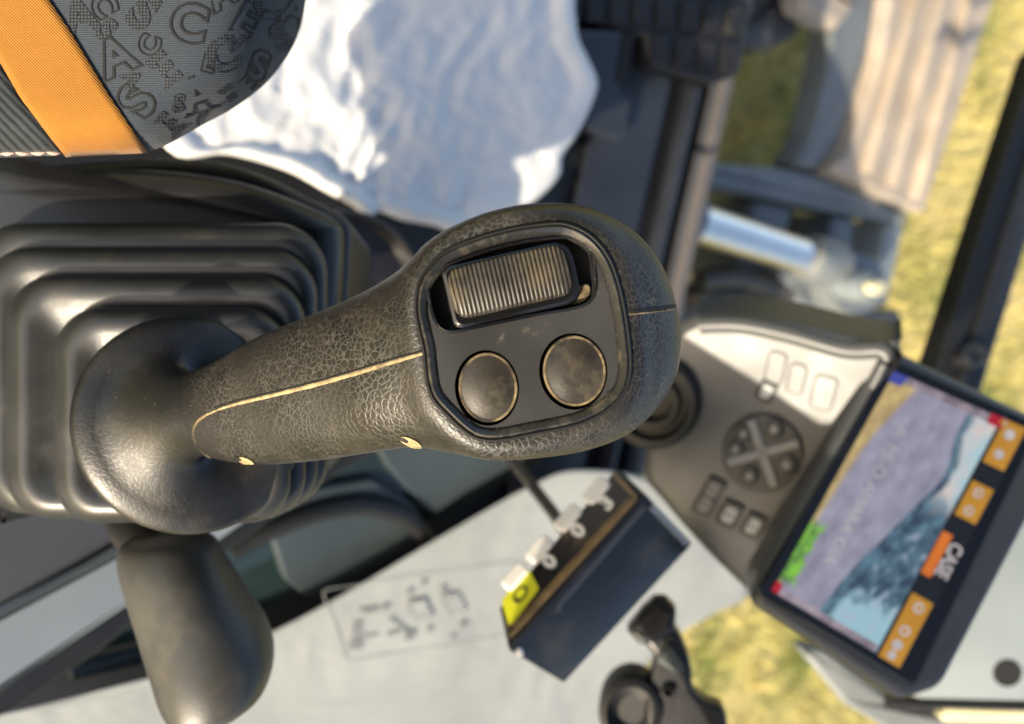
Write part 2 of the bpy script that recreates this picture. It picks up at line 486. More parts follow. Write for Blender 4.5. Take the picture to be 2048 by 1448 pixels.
def grass_ground():
    m, nd, lk, b = new_mat('straw_grass')
    tc = nd.new('ShaderNodeTexCoord'); co = tc.outputs['Object']
    n = noise(nd, lk, co, 2.2, 6, .6)
    r = nd.new('ShaderNodeValToRGB'); lk.new(n.outputs['Fac'], r.inputs[0])
    e = r.color_ramp.elements
    e[0].position = .36; e[0].color = (.17, .20, .05, 1)
    e[1].position = .68; e[1].color = (.62, .50, .23, 1)
    x = e.new(.5); x.color = (.50, .43, .16, 1)
    n2 = noise(nd, lk, co, 60, 4)
    r2 = ramp(nd, .3, .7, (.55, .55, .55, 1), (1.25, 1.25, 1.2, 1)); lk.new(n2.outputs['Fac'], r2.inputs[0])
    lk.new(mix(nd, lk, 1.0, r.outputs[0], r2.outputs[0], 'MULTIPLY'), b.inputs['Base Color'])
    b.inputs['Roughness'].default_value = .95; b.inputs['Specular IOR Level'].default_value = .1
    return m
M['ground'] = grass_ground()
def emis(name, col, col2=None, strength=1.0, scale=20):
    m, nd, lk, b = new_mat(name)
    tc = nd.new('ShaderNodeTexCoord')
    n = noise(nd, lk, tc.outputs['Object'], scale, 4)
    r = ramp(nd, .3, .7, (*(col2 or [c * .8 for c in col]), 1), (*col, 1)); lk.new(n.outputs['Fac'], r.inputs[0])
    b.inputs['Base Color'].default_value = (.01, .01, .01, 1); b.inputs['Roughness'].default_value = .15
    lk.new(r.outputs[0], b.inputs['Emission Color']); b.inputs['Emission Strength'].default_value = strength * .55
    return m

# ================================================================== ground and grass
bm = bmesh.new(); bmesh.ops.create_grid(bm, x_segments=4, y_segments=4, size=200)
tag(finish(bm, 'ground', M['ground'], origin=(0, 0, 0)), kind='structure')
rg = np.random.default_rng(3)
vs, fs = [], []
for i in range(34000):
    x, y = rg.uniform(-2.6, 3.2), rg.uniform(1.1, 6.5)
    h = rg.uniform(.025, .07); a = rg.uniform(0, 6.28); w = rg.uniform(.003, .006); l = rg.uniform(-.04, .04, 2)
    k = len(vs)
    vs += [(x - w * math.cos(a), y - w * math.sin(a), 0), (x + w * math.cos(a), y + w * math.sin(a), 0), (x + l[0], y + l[1], h)]
    fs.append((k, k + 1, k + 2))
me = bpy.data.meshes.new('grass'); me.from_pydata(vs, [], fs); me.materials.append(M['ground'])
o = bpy.data.objects.new('grass', me); COL.objects.link(o)
tag(o, 'dry yellow green grass on the ground outside the cab', 'grass', kind='stuff')

# ================================================================== cab floor (the deck everything stands on)
ZF = 0.78
pa, pb = FL(1440, 0, ZF), FL(1345, 640, ZF)
YF = (pa.y + pb.y) / 2
cab_floor = box('cab_floor', -.95, .75, -.8, YF, ZF - .05, ZF, M['dark'], bev=.006)
tag(cab_floor, kind='structure')
chassis = box('chassis', -.9, .7, -1.0, YF - .06, .16, ZF - .056, M['oily'], cab_floor, bev=.02)
M['roof'] = simple('sky_block_grey', (.06, .06, .062), .8)
tag(box('sky_block_roof', -.85, .65, -1.0, .05, 2.05, 2.10, M['roof'], bev=.02), kind='structure')  # unseen roof piece, added to keep overhead sky light off the joystick
ft = thing('floor_trim', 'dark blue metal floor plate with rails in front of the white film', 'floor plate', (-.1, YF - .1, ZF))
def ypx(u, v, z): return FL(u, v, z).y
y1, y2, y3, y4 = ypx(1165, 300, ZF), ypx(1300, 300, ZF), ypx(1352, 300, ZF), ypx(1402, 300, ZF)
box('plate', -.7, .45, y1, y2, ZF + .002, ZF + .010, M['navy'], ft, .003)
box('rail', -.9, .5, y2 + .028, y3 - .004, ZF + .002, ZF + .022, M['navy'], ft, .005)
box('rail', -.9, .5, y3 + .03, y4, ZF + .002, ZF + .012, M['greydk'], ft, .004)
# bracket plate with a bent corner
frz = Frame(Vector((0, 0, ZF + .03)), Vector((1, 0, ZF + .03)), Vector((0, 1, ZF + .03)))
prism('bracket', frz, fillet([(1120, 60), (1262, 60), (1240, 170), (1262, 200), (1250, 285), (1170, 255), (1120, 230)], 14), -.026, .0, M['navy'], ft, .004)
prism('slot', frz, fillet([(1248, 65), (1268, 65), (1248, 165), (1232, 165)], 6), -.02, .0025, M['void'], ft)
box('sill', -.95, .6, YF - .004, YF + .016, ZF - .10, ZF + .018, M['pink'], ft, .006)

# pedal with studs
ped = thing('foot_pedal', 'black ribbed foot pedal at the top edge of the picture', 'pedal', FL(1330, 40, ZF + .02))
frp = frame((1200, 0, .92), (1480, 0, .98), (1330, 160, .96))
prism('tread', frp, fillet([(1135, -120), (1500, -120), (1502, 20), (1480, 150), (1430, 168), (1300, 132), (1290, 70), (1150, 40)], 10), -.03, 0, M['blackpl'], ped, .004)
for r_ in range(3):
    for c in range(8):
        u, v = 1150 + c * 47 - r_ * 10, 12 + c * 4 - 70 + r_ * 72
        if r_ == 2 and c < 4: continue
        if u > 1470: continue
        prism('stud', frp, fillet([(u - 17, v - 29), (u + 17, v - 29), (u + 14, v + 29), (u - 20, v + 29)], 6, 2), -.002, .006, M['blackpl'], ped, .0025, 2)

# ================================================================== blade and linkage outside
bl = thing('dozer_blade', 'sunlit tan dozer blade with ribs outside the front window', 'dozer blade', FL(1750, 200, 0))
ZB = .42
frb = Frame(Vector((0, 0, ZB)), Vector((1, 0, ZB)), Vector((0, 1, ZB)))
prism('top_plate', frb, [(1800, -140), (2025, -140), (1990, 0), (1850, 425), (1665, 342), (1700, 300), (1735, 220), (1765, 110), (1782, 0)], -.10, 0, M['blade'], bl, .012)
for k, (a, b) in enumerate((((1840, -60), (1725, 345)), ((1893, -60), (1775, 372)), ((1945, -60), (1822, 398)))):
    bar('rib', frb.at(*a, .008), frb.at(*b, .008), .022, .03, M['blade'], bl, bev=.006)
frw = frb
prism('back_wall', frb, fillet([(1712, -140), (1796, -140), (1776, 0), (1760, 110), (1728, 220), (1694, 300), (1660, 338), (1615, 330), (1650, 270), (1680, 150), (1700, 0)], 12), -.09, -.03, M['steel'], bl, .01)
prism('arm', frb, fillet([(1405, 318), (1600, 335), (1690, 350), (1850, 428), (1845, 450), (1640, 415), (1400, 365)], 8), -.12, -.04, M['steel'], bl, .012)
prism('lower_beam', frb, fillet([(1560, 400), (1640, 415), (1600, 560), (1520, 560)], 6), -.22, -.06, M['steel'], bl, .01)
prism('lower_beam', frb, fillet([(1715, 430), (1760, 440), (1740, 600), (1690, 590)], 6), -.22, -.06, M['steel'], bl, .01)
prism('lower_beam', frb, fillet([(1815, 445), (1850, 450), (1812, 620), (1780, 610)], 6), -.2, -.05, M['pale'], bl, .01)
prism('dark_plate', frb, [(1640, 415), (1820, 448), (1790, 600), (1600, 560)], -.3, -.2, M['oily'], bl, .01)  # dark plate between the beams
prism('hinge_block', frb, fillet([(1490, -60), (1650, -60), (1655, 60), (1600, 95), (1500, 90)], 14), -.14, -.06, M['oily'], bl, .02)
prism('hinge_block', frb, fillet([(1590, -80), (1720, -80), (1712, 20), (1680, 60), (1640, 40), (1610, 20)], 12), -.05, .0, M['blade'], bl, .02)

cyl = thing('hydraulic_cylinder', 'bright chrome hydraulic rod behind the joystick head', 'hydraulic rod', FL(1500, 480, .3))
a, b = FL(1370, 438, .44), FL(1610, 515, .44)
tube('rod', [a, b], .036, M['chrome'], cyl, 24)
c = b + (b - a).normalized() * .10
tube('rod_eye', [b, c], [.05, .055], M['steel'], cyl, 20)
tube('gland', [a - (b - a).normalized() * .3, a], .055, M['steel'], cyl, 24)
lk_ = thing('pivot_joint', 'grey round pivot pin and dirty hoses right of the joystick head', 'pivot joint', FL(1700, 560, .2))
frj = Frame(Vector((0, 0, .46)), Vector((1, 0, .46)), Vector((0, 1, .46)))
lathe_px('boss', frj, 1715, 568, 62, 62, [(1.0, -.2), (1.0, -.02), (.94, 0), (.62, 0), (.58, .015)], M['steel'], lk_, 32)
lathe_px('pin', frj, 1690, 570, 30, 30, [(1.0, .0), (1.0, .05), (.8, .06)], M['pale'], lk_, 24)
lathe_px('bolt', frj, 1690, 570, 15, 15, [(1.0, .06), (1.0, .075), (.8, .08)], M['cream'], lk_, 12)
prism('link_plate', frj, fillet([(1590, 545), (1650, 500), (1720, 510), (1780, 560), (1740, 625), (1640, 620)], 20), -.18, -.04, M['steel'], lk_, .012)
for k, (pts, r_) in enumerate((([(1400, 560), (1480, 555), (1560, 580), (1640, 590)], .02), ([(1380, 600), (1470, 590), (1560, 615), (1660, 640), (1780, 640)], .03), ([(1500, 620), (1580, 600), (1660, 615)], .022))):
    tube('hose', smooth_open([FL(u, v, .40 - .03 * k) for u, v in pts], 6), r_, M['oily'], lk_, 10)
prism('guard', frj, fillet([(1380, 590), (1500, 575), (1840, 640), (1850, 690), (1400, 690)], 10), -.16, -.1, M['steel'], lk_, .01)

# ================================================================== right front handle bar of the cab
pl = thing('cab_pillar', 'black window frame bar crossing the upper right corner', 'window frame', P(1960, 500, 1.0))
frl = frame((2040, 180, 1.05), (1900, 700, .95), (2100, 400, 1.04))
prism('bar', frl, [(2080, 90), (2180, 90), (1950, 836), (1852, 806)], -.03, 0, M['seal'], pl, .006)
prism('bar_face', frl, [(2118, 90), (2168, 90), (1942, 826), (1896, 812)], -.002, .006, M['blackpl'], pl, .004)
lathe_px('bolt', frl, 1930, 715, 26, 24, [(1, 0), (1, .012), (.7, .016), (.4, .012)], M['blackpl'], pl, 20)

# ================================================================== white film on the floor
def heightmesh(name, boundary, centre, pt, mat, label, cat, amp, rings=46, seed=0, curl=.006, parent=None):
    n = len(boundary)
    vs, fs = [], []
    def wr(u, v):
        a = mnoise.noise(Vector((u * .0065 + seed, v * .0022, 1.3)))
        b = mnoise.noise(Vector((u * .018 + v * .008, v * .006 - u * .002 + seed, 4.1)))
        c = mnoise.noise(Vector((u * .02 - v * .012, v * .02 + u * .01, 9.7 + seed)))
        d = mnoise.noise(Vector((u * .05, v * .022, 2.2 + seed)))
        return (1 - abs(a) * 2) * .55 + (1 - abs(b) * 2.2) * .42 + (1 - abs(c) * 2) * .22 + d * .08
    for j in range(rings + 1):
        s = (j / rings) ** .8
        for i in range(n):
            u = centre[0] + (boundary[i][0] - centre[0]) * s
            v = centre[1] + (boundary[i][1] - centre[1]) * s
            h = amp * wr(u, v)
            if s > .86: h = h * (1 - (s - .86) * 6) + curl * math.sin((s - .86) / .14 * math.pi * .75) * (.8 + .2 * math.sin(i * .11))
            vs.append(pt(u, v, h))
    for j in range(rings):
        for i in range(n):
            k = (i + 1) % n
            fs.append((j * n + i, j * n + k, (j + 1) * n + k, (j + 1) * n + i))
    bm = from_data(vs, fs)
    bmesh.ops.remove_doubles(bm, verts=bm.verts, dist=1e-6)
    bmesh.ops.recalc_face_normals(bm, faces=bm.faces)
    bm.faces.ensure_lookup_table()
    o = finish(bm, name, mat, parent, angle=180)
    if label: tag(o, label, cat)
    md = o.modifiers.new('thickness', 'SOLIDIFY'); md.thickness = .0006
    return o
fb = smooth_closed([(420, -160), (800, -170), (1120, -150), (1140, 20), (1150, 80), (1185, 155), (1180, 200), (1150, 265), (1118, 312), (1110, 352), (1060, 402), (1000, 422), (955, 436), (935, 462), (905, 470), (860, 452), (800, 441), (752, 424), (735, 436), (712, 424), (690, 408), (640, 382), (560, 340), (450, 310), (330, 300), (250, 100)], 6)
heightmesh('plastic_film', fb, (800, 150), lambda u, v, h: FL(u, v, ZF + .046) + Vector((0, 0, h)), M['film'], 'crumpled white plastic film spread on the floor beyond the seat', 'plastic film', .0085, seed=2, curl=.010)

# ================================================================== right hand wall: ledge, seal, window, film and decal
fr_w = frame((0, 1448, .60), (640, 1180, .72), (1250, 1100, .95))
ledge = thing('side_ledge', 'grey painted ledge running under the joystick skirt to the lower left corner', 'ledge', P(100, 1300, .56))
frg = frame((0, 1300, .50), (640, 900, .62), (100, 1000, .50))
prism('upper_trim', frg, fillet([(-120, 1010), (300, 960), (620, 840), (560, 930), (250, 1092), (-120, 1290)], 8), -.03, -.004, M['greydk'], ledge, .004)
prism('ledge_face', frg, fillet([(-120, 1285), (250, 1090), (560, 925), (620, 838), (760, 830), (690, 905), (560, 1000), (300, 1190), (-120, 1470)], 8), -.04, 0, M['grey'], ledge, .006)
prism('seal', frg, fillet([(-120, 1462), (300, 1186), (560, 996), (690, 900), (760, 850), (780, 900), (640, 985), (460, 1118), (200, 1320), (-120, 1530)], 8), -.05, -.006, M['seal'], ledge, .004)

win = thing('side_window', 'dark lower window beside the ledge with curved reflections modelled on it', 'window', P(600, 1150, .75))
M['glass'] = simple('tinted_glass', (.012, .022, .022), .10, var=.35, vscale=7, rvar=.05)
M['tealdk'] = simple('dark_teal_grey', (.034, .044, .046), .4, var=.2, vscale=6)
prism('pane', fr_w, [(-200, 1380), (640, 870), (900, 820), (1150, 880), (1110, 960), (1060, 985), (540, 1275), (-200, 1460)], -.05, -.03, M['glass'], win, .002)
prism('panel', fr_w, fillet([(560, 1090), (640, 1010), (770, 985), (860, 1040), (880, 1100), (640, 1230), (590, 1190)], 30), -.03, -.022, M['tealdk'], win, .003)  # reflection in the glass, built as a flat dark patch
tube('trim', smooth_open([fr_w.at(u, v, -.018) for u, v in [(480, 1130), (560, 1085), (650, 1050), (740, 1035), (820, 1050), (862, 1085), (885, 1115)]], 6), .008, M['seal'], win, 10)  # reflected arc in the pane, modelled as a black tube
prism('panel', fr_w, fillet([(760, 880), (1010, 860), (1100, 930), (960, 1010), (890, 1060), (800, 960)], 24), -.03, -.022, M['tealdk'], win, .003)  # another glass reflection, also built as a dark patch
prism('rail', fr_w, fillet([(150, 1372), (420, 1310), (540, 1262), (560, 1276), (420, 1330), (150, 1392)], 6), -.028, -.014, M['tealdk'], win, .003)

sb = smooth_closed([(-150, 1480), (150, 1392), (400, 1325), (545, 1262), (700, 1180), (860, 1085), (980, 1015), (1060, 972), (1150, 940), (1300, 960), (1420, 1060), (1500, 1180), (1420, 1230), (1330, 1290), (1240, 1400), (1190, 1520), (700, 1560), (200, 1560)], 6)
heightmesh('window_film', sb, (800, 1300), lambda u, v, h: fr_w.at(u, v, h), M['sheet'], 'cloudy white film over the side window with a pictogram sticker', 'window film', .0018, seed=11, curl=.001)
dec = thing('safety_decal', 'pale safety sticker with excavator pictograms on the white window film', 'sticker', fr_w.at(800, 1250, .006))
M['decal'] = simple('decal_vinyl', (.64, .64, .61), .35, var=.06)
M['decalink'] = simple('faded_ink', (.19, .20, .20), .6, var=.3, vscale=80)
M['decalline'] = simple('decal_edge', (.31, .325, .31), .5, var=.1)
M['decalsoft'] = simple('decal_panel', (.30, .31, .30), .5, var=.1)
face_px = fillet([(640, 1176), (1030, 1122), (1062, 1262), (690, 1320)], 12)
tube('border', [fr_w.at(u, v, .0031) for u, v in face_px], (.0002, .0004), M['decalline'], dec, 6, True, fr_w.n)
def ink(px, nm='pictogram', mt='decalink'): prism(nm, fr_w, px, .0032, .0033, M[mt], dec)
def stroke(a, b, w=2.2):
    a, b = Vector(a), Vector(b); t = (b - a).normalized(); n_ = Vector((-t.y, t.x)) * w
    ink([tuple(a + n_), tuple(b + n_), tuple(b - n_), tuple(a - n_)])
for cx_, cy_ in ((838, 1218), (905, 1205)):
    ink(fillet([(cx_ - 26, cy_ - 20), (cx_ + 8, cy_ - 24), (cx_ + 26, cy_ + 14), (cx_ - 8, cy_ + 20)], 5), 'pictogram', 'decalsoft')
    for k in range(4):
        stroke((cx_ - 22 + k * 6, cy_ - 16 + k * 10), (cx_ + 8 + k * 6, cy_ - 20 + k * 10), 1.8)
    stroke((cx_ - 26, cy_ - 20), (cx_ - 6, cy_ + 22), 2.6)
for x, y in ((842, 1164), (815, 1182), (882, 1176), (856, 1255), (923, 1246), (902, 1272), (767, 1211)):
    ink(smooth_closed([(x - 7, y), (x, y - 6), (x + 7, y), (x, y + 7)], 3))
for k in range(3):
    stroke((696 + k * 9, 1280), (699 + k * 9, 1296), 1.6)
    stroke((694, 1281 + k * 6), (722, 1279 + k * 6), 1.6)
stroke((706, 1240), (701, 1278), 2.6); stroke((716, 1238), (714, 1276), 2.6)
stroke((722, 1270), (752, 1266), 2); stroke((770, 1266), (800, 1258), 2.4)
stroke((776, 1232), (815, 1264), 3); stroke((806, 1266), (828, 1260), 4); stroke((806, 1276), (826, 1270), 2.4)
stroke((712, 1219), (755, 1212), 2.2); stroke((724, 1224), (752, 1219), 1.6)
# ================================================================== seat cushion
seat = thing('seat_cushion', 'grey knit seat cushion with letters and an orange stripe', 'seat cushion', P(150, 100, .40))
sbd = smooth_closed([(622, -60), (612, 0), (600, 58), (575, 112), (530, 168), (470, 214), (405, 250), (345, 284), (318, 296), (290, 301), (210, 306), (130, 309), (60, 313), (0, 315), (-120, 318), (-180, 200), (-180, -60), (-120, -160), (250, -180), (560, -160)], 5)
SC = (120, 60)
def seat_bd_depth(u, v):
    r = max(0, min(1, (u - 250) / 350))
    return .306 + .05 * r
rings = []
for j in range(24):
    s = (j + 1) / 24
    rg_ = []
    for (u, v) in sbd:
        db = seat_bd_depth(u, v)
        d = .286 + .012 * s * s * max(0, (u - SC[0]) / 500) + (db - .286) * s ** 9
        rg_.append(P(SC[0] + (u - SC[0]) * s, SC[1] + (v - SC[1]) * s, d))
    rings.append(rg_)
for k, (sc, dd) in enumerate(((.995, .012), (.985, .03), (.97, .07))):
    rings.append([P(SC[0] + (u - SC[0]) * sc, SC[1] + (v - SC[1]) * sc, seat_bd_depth(u, v) + dd) for u, v in sbd])
def seat_uv(p):
    q = p - EYE; d = q.dot(FWD)
    return (q.dot(CX) / d * 1.8, q.dot(CY) / d * 1.8)
bm = stack_bm(rings)
bm.faces.ensure_lookup_table()
bvh_seat = BVHTree.FromBMesh(bm)
finish(bm, 'cushion', M['knit'], seat, uv=seat_uv, angle=70)
def cast(bvh, u, v, lift=0.0):
    r = ray(u, v).normalized()
    loc, nrm, idx, dist = bvh.ray_cast(EYE, r)
    if loc is None: return None, None
    if nrm.dot(r) > 0: nrm = -nrm
    return loc + nrm * lift, nrm
def lerp_line(pts, n):
    L = [0]
    for a, b in zip(pts, pts[1:]): L.append(L[-1] + math.dist(a, b))
    out = []
    for k in range(n + 1):
        t = L[-1] * k / n
        for i in range(len(pts) - 1):
            if t <= L[i + 1] + 1e-9:
                w = (t - L[i]) / (L[i + 1] - L[i]); break
        out.append((pts[i][0] + (pts[i + 1][0] - pts[i][0]) * w, pts[i][1] + (pts[i + 1][1] - pts[i][1]) * w))
    return out
def drape(name, left, right, bvh, lift, mat, parent, n=28, m=10, uv=None, thick=.0006):
    L, R = lerp_line(left, n), lerp_line(right, n)
    vs = []
    for a, b in zip(L, R):
        for k in range(m + 1):
            w = k / m
            p, _ = cast(bvh, a[0] + (b[0] - a[0]) * w, a[1] + (b[1] - a[1]) * w, lift)
            vs.append(p)
    fs = []
    for j in range(n):
        for k in range(m):
            q = [j * (m + 1) + k, j * (m + 1) + k + 1, (j + 1) * (m + 1) + k + 1, (j + 1) * (m + 1) + k]
            if all(vs[i] is not None for i in q): fs.append(q)
    used = sorted({i for f in fs for i in f}); mp = {i: k for k, i in enumerate(used)}
    bm = from_data([vs[i] for i in used], [[mp[i] for i in f] for f in fs])
    bmesh.ops.recalc_face_normals(bm, faces=bm.faces)
    o = finish(bm, name, mat, parent, uv=uv, angle=180)
    md = o.modifiers.new('thickness', 'SOLIDIFY'); md.thickness = thick; md.offset = 0
    return o
oL = [(-125, -70), (0, 121), (44, 198), (131, 308.5)]
oR = [(62, -70), (99, 0), (143, 65), (219, 191), (294, 300.5)]
drape('orange_stripe', oL, oR, bvh_seat, .0007, M['orange'], seat, uv=seat_uv)
drape('ribbed_panel', [(-160, -70), (-160, 310)], [(a - 2, b) for a, b in oL[:-1]] + [(128, 308)], bvh_seat, .0004, M['rib'], seat, uv=seat_uv)
def stitch(u, v, w, rot):
    a = math.radians(rot); pts = []
    for k in range(7):
        t = (k / 6 - .5)
        p, n_ = cast(bvh_seat, u + t * w * math.cos(a), v + t * w * math.sin(a))
        if p is None: return
        pts.append(p + n_ * (.0004 * math.cos(t * math.pi) + .0002))
    tube('stitch', pts, [.0003 + .0006 * math.cos((k / 6 - .5) * 2.9) for k in range(7)], M['thread'], seat, 6)
for k in range(4): stitch(14 + k * 31, 303.5 - k * .4, 29, 4 if k % 2 else -2)
# letters worked into the fabric
def seat_letter(ch, u, v, size, rot, filled):
    a = math.radians(rot)
    vs, fs = text_mesh(ch, 0 if filled else .027, .05 if filled else .05)
    out = []; ok = True
    for p in vs:
        x, y = p.x * size, -p.y * size
        q, n_ = cast(bvh_seat, u + x * math.cos(a) - y * math.sin(a), v + x * math.sin(a) + y * math.cos(a), .0003 + (0 if filled else max(0, p.z) * .002))
        out.append(q)
    fs = [f for f in fs if all(out[i] is not None for i in f)]
    if not fs: return
    used = sorted({i for f in fs for i in f}); mp = {i: k for k, i in enumerate(used)}
    bm = from_data([out[i] for i in used], [[mp[i] for i in f] for f in fs])
    bmesh.ops.recalc_face_normals(bm, faces=bm.faces)
    for f in bm.faces:
        if filled and f.normal.dot(FWD) > 0: f.normal_flip()
    finish(bm, 'letter', M['dots'] if filled else M['yarn'], seat, uv=seat_uv)
for L in (('A', 160, 34, 100, -15, 1), ('S', 284, 26, 110, 35, 1), ('C', 376, 50, 108, 12, 0), ('A', 232, 116, 108, -24, 0), ('E', 328, 143, 98, -38, 1),
          ('E', 490, 42, 98, 30, 0), ('C', 445, 114, 98, -20, 1), ('S', 275, 204, 104, -62, 0), ('A', 394, 192, 98, -18, 0), ('E', 336, 253, 74, -50, 1),
          ('S', 516, 134, 86, 20, 0), ('E', 458, 200, 72, -35, 1), ('C', 536, 8, 92, 10, 1), ('A', 590, 22, 84, 15, 0), ('S', 562, 76, 80, -30, 1), ('C', 205, 12, 70, 60, 0), ('A', 440, -8, 80, -30, 0), ('E', 330, -30, 80, -20, 0), ('S', 212, 62, 66, 40, 1), ('C', 300, 92, 60, -70, 0), ('E', 415, 128, 52, 15, 0), ('A', 262, 160, 52, 60, 1), ('C', 412, 244, 56, -60, 1), ('S', 356, 208, 52, 10, 1), ('A', 470, 82, 50, 70, 0), ('E', 500, 172, 54, -45, 0)):
    seat_letter(L[0], L[1], L[2], L[3] * .92, L[4], L[5])

# ================================================================== console pod and gaiter
con = thing('control_console', 'dark grey plastic armrest console carrying the joystick', 'console', P(300, 700, .52))
frc = frame((0, 400, .415), (650, 450, .420), (300, 980, .412))
shell = smooth_closed([(-45, 322), (0, 318), (150, 306), (300, 298), (420, 306), (520, 338), (600, 378), (655, 405), (690, 432), (694, 480), (684, 620), (668, 780), (640, 900), (560, 985), (300, 1015), (0, 1010), (-45, 1010)], 4)
prism('shell', frc, shell, -.09, -.012, M['blackpl'], con, .006, 4)
lid = smooth_closed([(-45, 345), (0, 338), (150, 330), (320, 335), (450, 352), (540, 378), (620, 410), (668, 436), (682, 470), (674, 620), (655, 780), (628, 890), (560, 970), (300, 1000), (0, 1000), (-45, 1000)], 4)
prism('lid', frc, lid, -.014, .004, M['console'], con, .012, 6)
gai = thing('rubber_gaiter', 'black folded rubber gaiter around the joystick foot', 'gaiter', P(320, 820, .43))
def rrect(l, r, t, b, rad, d, n=10, tilt=0.0):
    out = []
    for (cx_, cy_, a0) in ((r - rad, t + rad, -90), (r - rad, b - rad, 0), (l + rad, b - rad, 90), (l + rad, t + rad, 180)):
        for k in range(n + 1):
            a = math.radians(a0 + 90 * k / n)
            u, v = cx_ + rad * math.cos(a), cy_ + rad * math.sin(a)
            v -= 14 * math.sin((u - l) / max(1, r - l) * math.pi) * (1 if v < (t + b) / 2 else .3)
            out.append(P(u, v, d + tilt * (u - 350) / 1000))
    return out
folds = [(108, 582, 622, 1048, 88, .3560), (12, 612, 556, 1040, 92, .3680), (-40, 636, 500, 1030, 96, .3790), (-60, 656, 452, 1018, 100, .3900)]
for k, (l, r, t, b, rad, d) in enumerate(folds):
    prof = [(150, .0045), (95, .0022), (70, .0006), (50, -.0008), (34, -.0015), (21, -.0010), (11, .0006), (4, .0030), (0, .0062), (2, .0095), (8, .0125), (18, .0150), (30, .0165)]
    rings = [rrect(l + i, r - i, t + i, b - i, max(20, rad - i * .8), d + dz) for i, dz in prof]
    finish(stack_bm(rings, k == 0, False), 'fold', M['gaiter'], gai, angle=180)

# ================================================================== round cover in the dark beside the console
cov = thing('round_cover', 'black round cover with a pale screw between console and film', 'cover', P(690, 560, .72))
frv = frame((600, 560, .66), (800, 560, .70), (690, 450, .68))
lathe_px('dish', frv, 690, 580, 150, 160, [(1.0, -.02), (1.0, 0), (.95, .005), (.9, .0), (.86, -.006), (.4, -.008)], M['blackpl'], cov, 48)
tube('lip', [frv.at(690 + 143 * math.cos(a), 580 + 152 * math.sin(a), .004) for a in [math.radians(k * 7.5) for k in range(48)]], .0022, M['console'], cov, 8, True)
lathe_px('screw', frv, 716, 551, 11, 11, [(1, -.008), (1, -.003), (.7, -.001), (.3, -.001)], M['pale'], cov, 14)

# ================================================================== joystick
joy = thing('joystick', 'worn black grained joystick with thumb rocker and two round buttons', 'joystick', P(382, 848, .350))
D0 = .268
# (top u,v) (bottom u,v) centre depth offset mm, front mm, back mm, squareness
SEC = [((362, 800), (378, 880), -86, 8, 8, 2.0), ((368, 752), (398, 905), -80, 14.5, 15, 2.05),
       ((435, 722), (460, 922), -68, 16.5, 17, 2.15),
       ((522, 672), (540, 928), -51, 17.5, 17, 2.2),
       ((622, 631), (640, 920), -35, 18, 17, 2.25),
       ((716, 591), (735, 906), -21, 18, 17, 2.35),
       ((795, 546), (828, 894), -11, 18, 18, 2.6),
       ((868, 482), (905, 904), -4.5, 18, 19, 3.0),
       ((958, 436), (985, 917), -1.5, 18, 20, 3.4),
       ((1060, 414), (1070, 914), -2, 18, 20, 3.6),
       ((1160, 417), (1165, 900), -5, 18, 20, 3.5),
       ((1240, 449), (1245, 871), -9, 17, 20, 3.2),
       ((1296, 496), (1300, 829), -13, 14.5, 18, 2.8),
       ((1334, 560), (1338, 778), -17, 10.5, 14, 2.4),
       ((1353, 626), (1355, 736), -20, 6, 8, 2.1),
       ((1360, 682), (1360, 688), -22, .5, .6, 2.0)]
arr = [np.array([a[0], a[1], b[0], b[1], z, f, k, n_], float) for a, b, z, f, k, n_ in SEC]
dense = []
for i in range(len(arr) - 1):
    p0 = arr[max(0, i - 1)]; p1 = arr[i]; p2 = arr[i + 1]; p3 = arr[min(len(arr) - 1, i + 2)]
    for k in range(7):
        t = k / 7
        dense.append(.5 * (2 * p1 + (p2 - p0) * t + (2 * p0 - 5 * p1 + 4 * p2 - p3) * t * t + (3 * p1 - p0 - 3 * p2 + p3) * t ** 3))
dense.append(arr[-1])
rings = []
for s in dense:
    tu, tv, bu, bv, z, f, bk, nn = s
    d = D0 - z * .8 / 1000
    T, B = P(tu, tv, d), P(bu, bv, d)
    c, h = (T + B) / 2, (T - B) / 2
    ring = []
    for i in range(72):
        a = 2 * math.pi * i / 72
        ca, sa = math.cos(a), math.sin(a)
        x = math.copysign(abs(ca) ** (2 / nn), ca); y = math.copysign(abs(sa) ** (2 / nn), sa)
        ring.append(c + h * x + CZ * (max(f, .3) if y > 0 else max(bk, .3)) / 1000 * y)
    rings.append(ring)
GRIP_RINGS = rings
bm = stack_bm(rings)
bvh_grip = BVHTree.FromBMesh(bm)
plate_px = smooth_closed([(834, 620), (839, 572), (859, 538), (888, 508), (940, 484), (1020, 461), (1100, 450), (1140, 454), (1180, 475), (1212, 512), (1232, 560), (1246, 620), (1256, 692), (1258, 740), (1248, 780), (1220, 812), (1180, 836), (1140, 850), (1060, 866), (1000, 877), (960, 875), (932, 861), (900, 832), (868, 796), (856, 756), (850, 700), (840, 655)], 3)
def inside(p, poly):
    x, y = p; c = False
    for i in range(len(poly)):
        x1, y1_ = poly[i - 1]; x2, y2_ = poly[i]
        if (y1_ > y) != (y2_ > y) and x < (x2 - x1) * (y - y1_) / (y2_ - y1_) + x1: c = not c
    return c
def to_px(p):
    q = p - EYE; d = q.dot(FWD)
    return (1024 + q.dot(CX) / d * FPX, 724 - q.dot(CY) / d * FPX)
bell_c = P(382, 848, .347)
def zf(u, v):
    p = cast(bvh_grip, u, v)[0]; return (p - EYE).dot(FWD)
dl, dr = zf(860, 650), zf(1235, 650)
dtop, dbot = zf(1045, 490), zf(1045, 840)
frt = frame((860, 650, dl + .0002), (1235, 650, dr + .0002), (860, 850, dl + .0002 + (dbot - dtop) * 200 / 350))
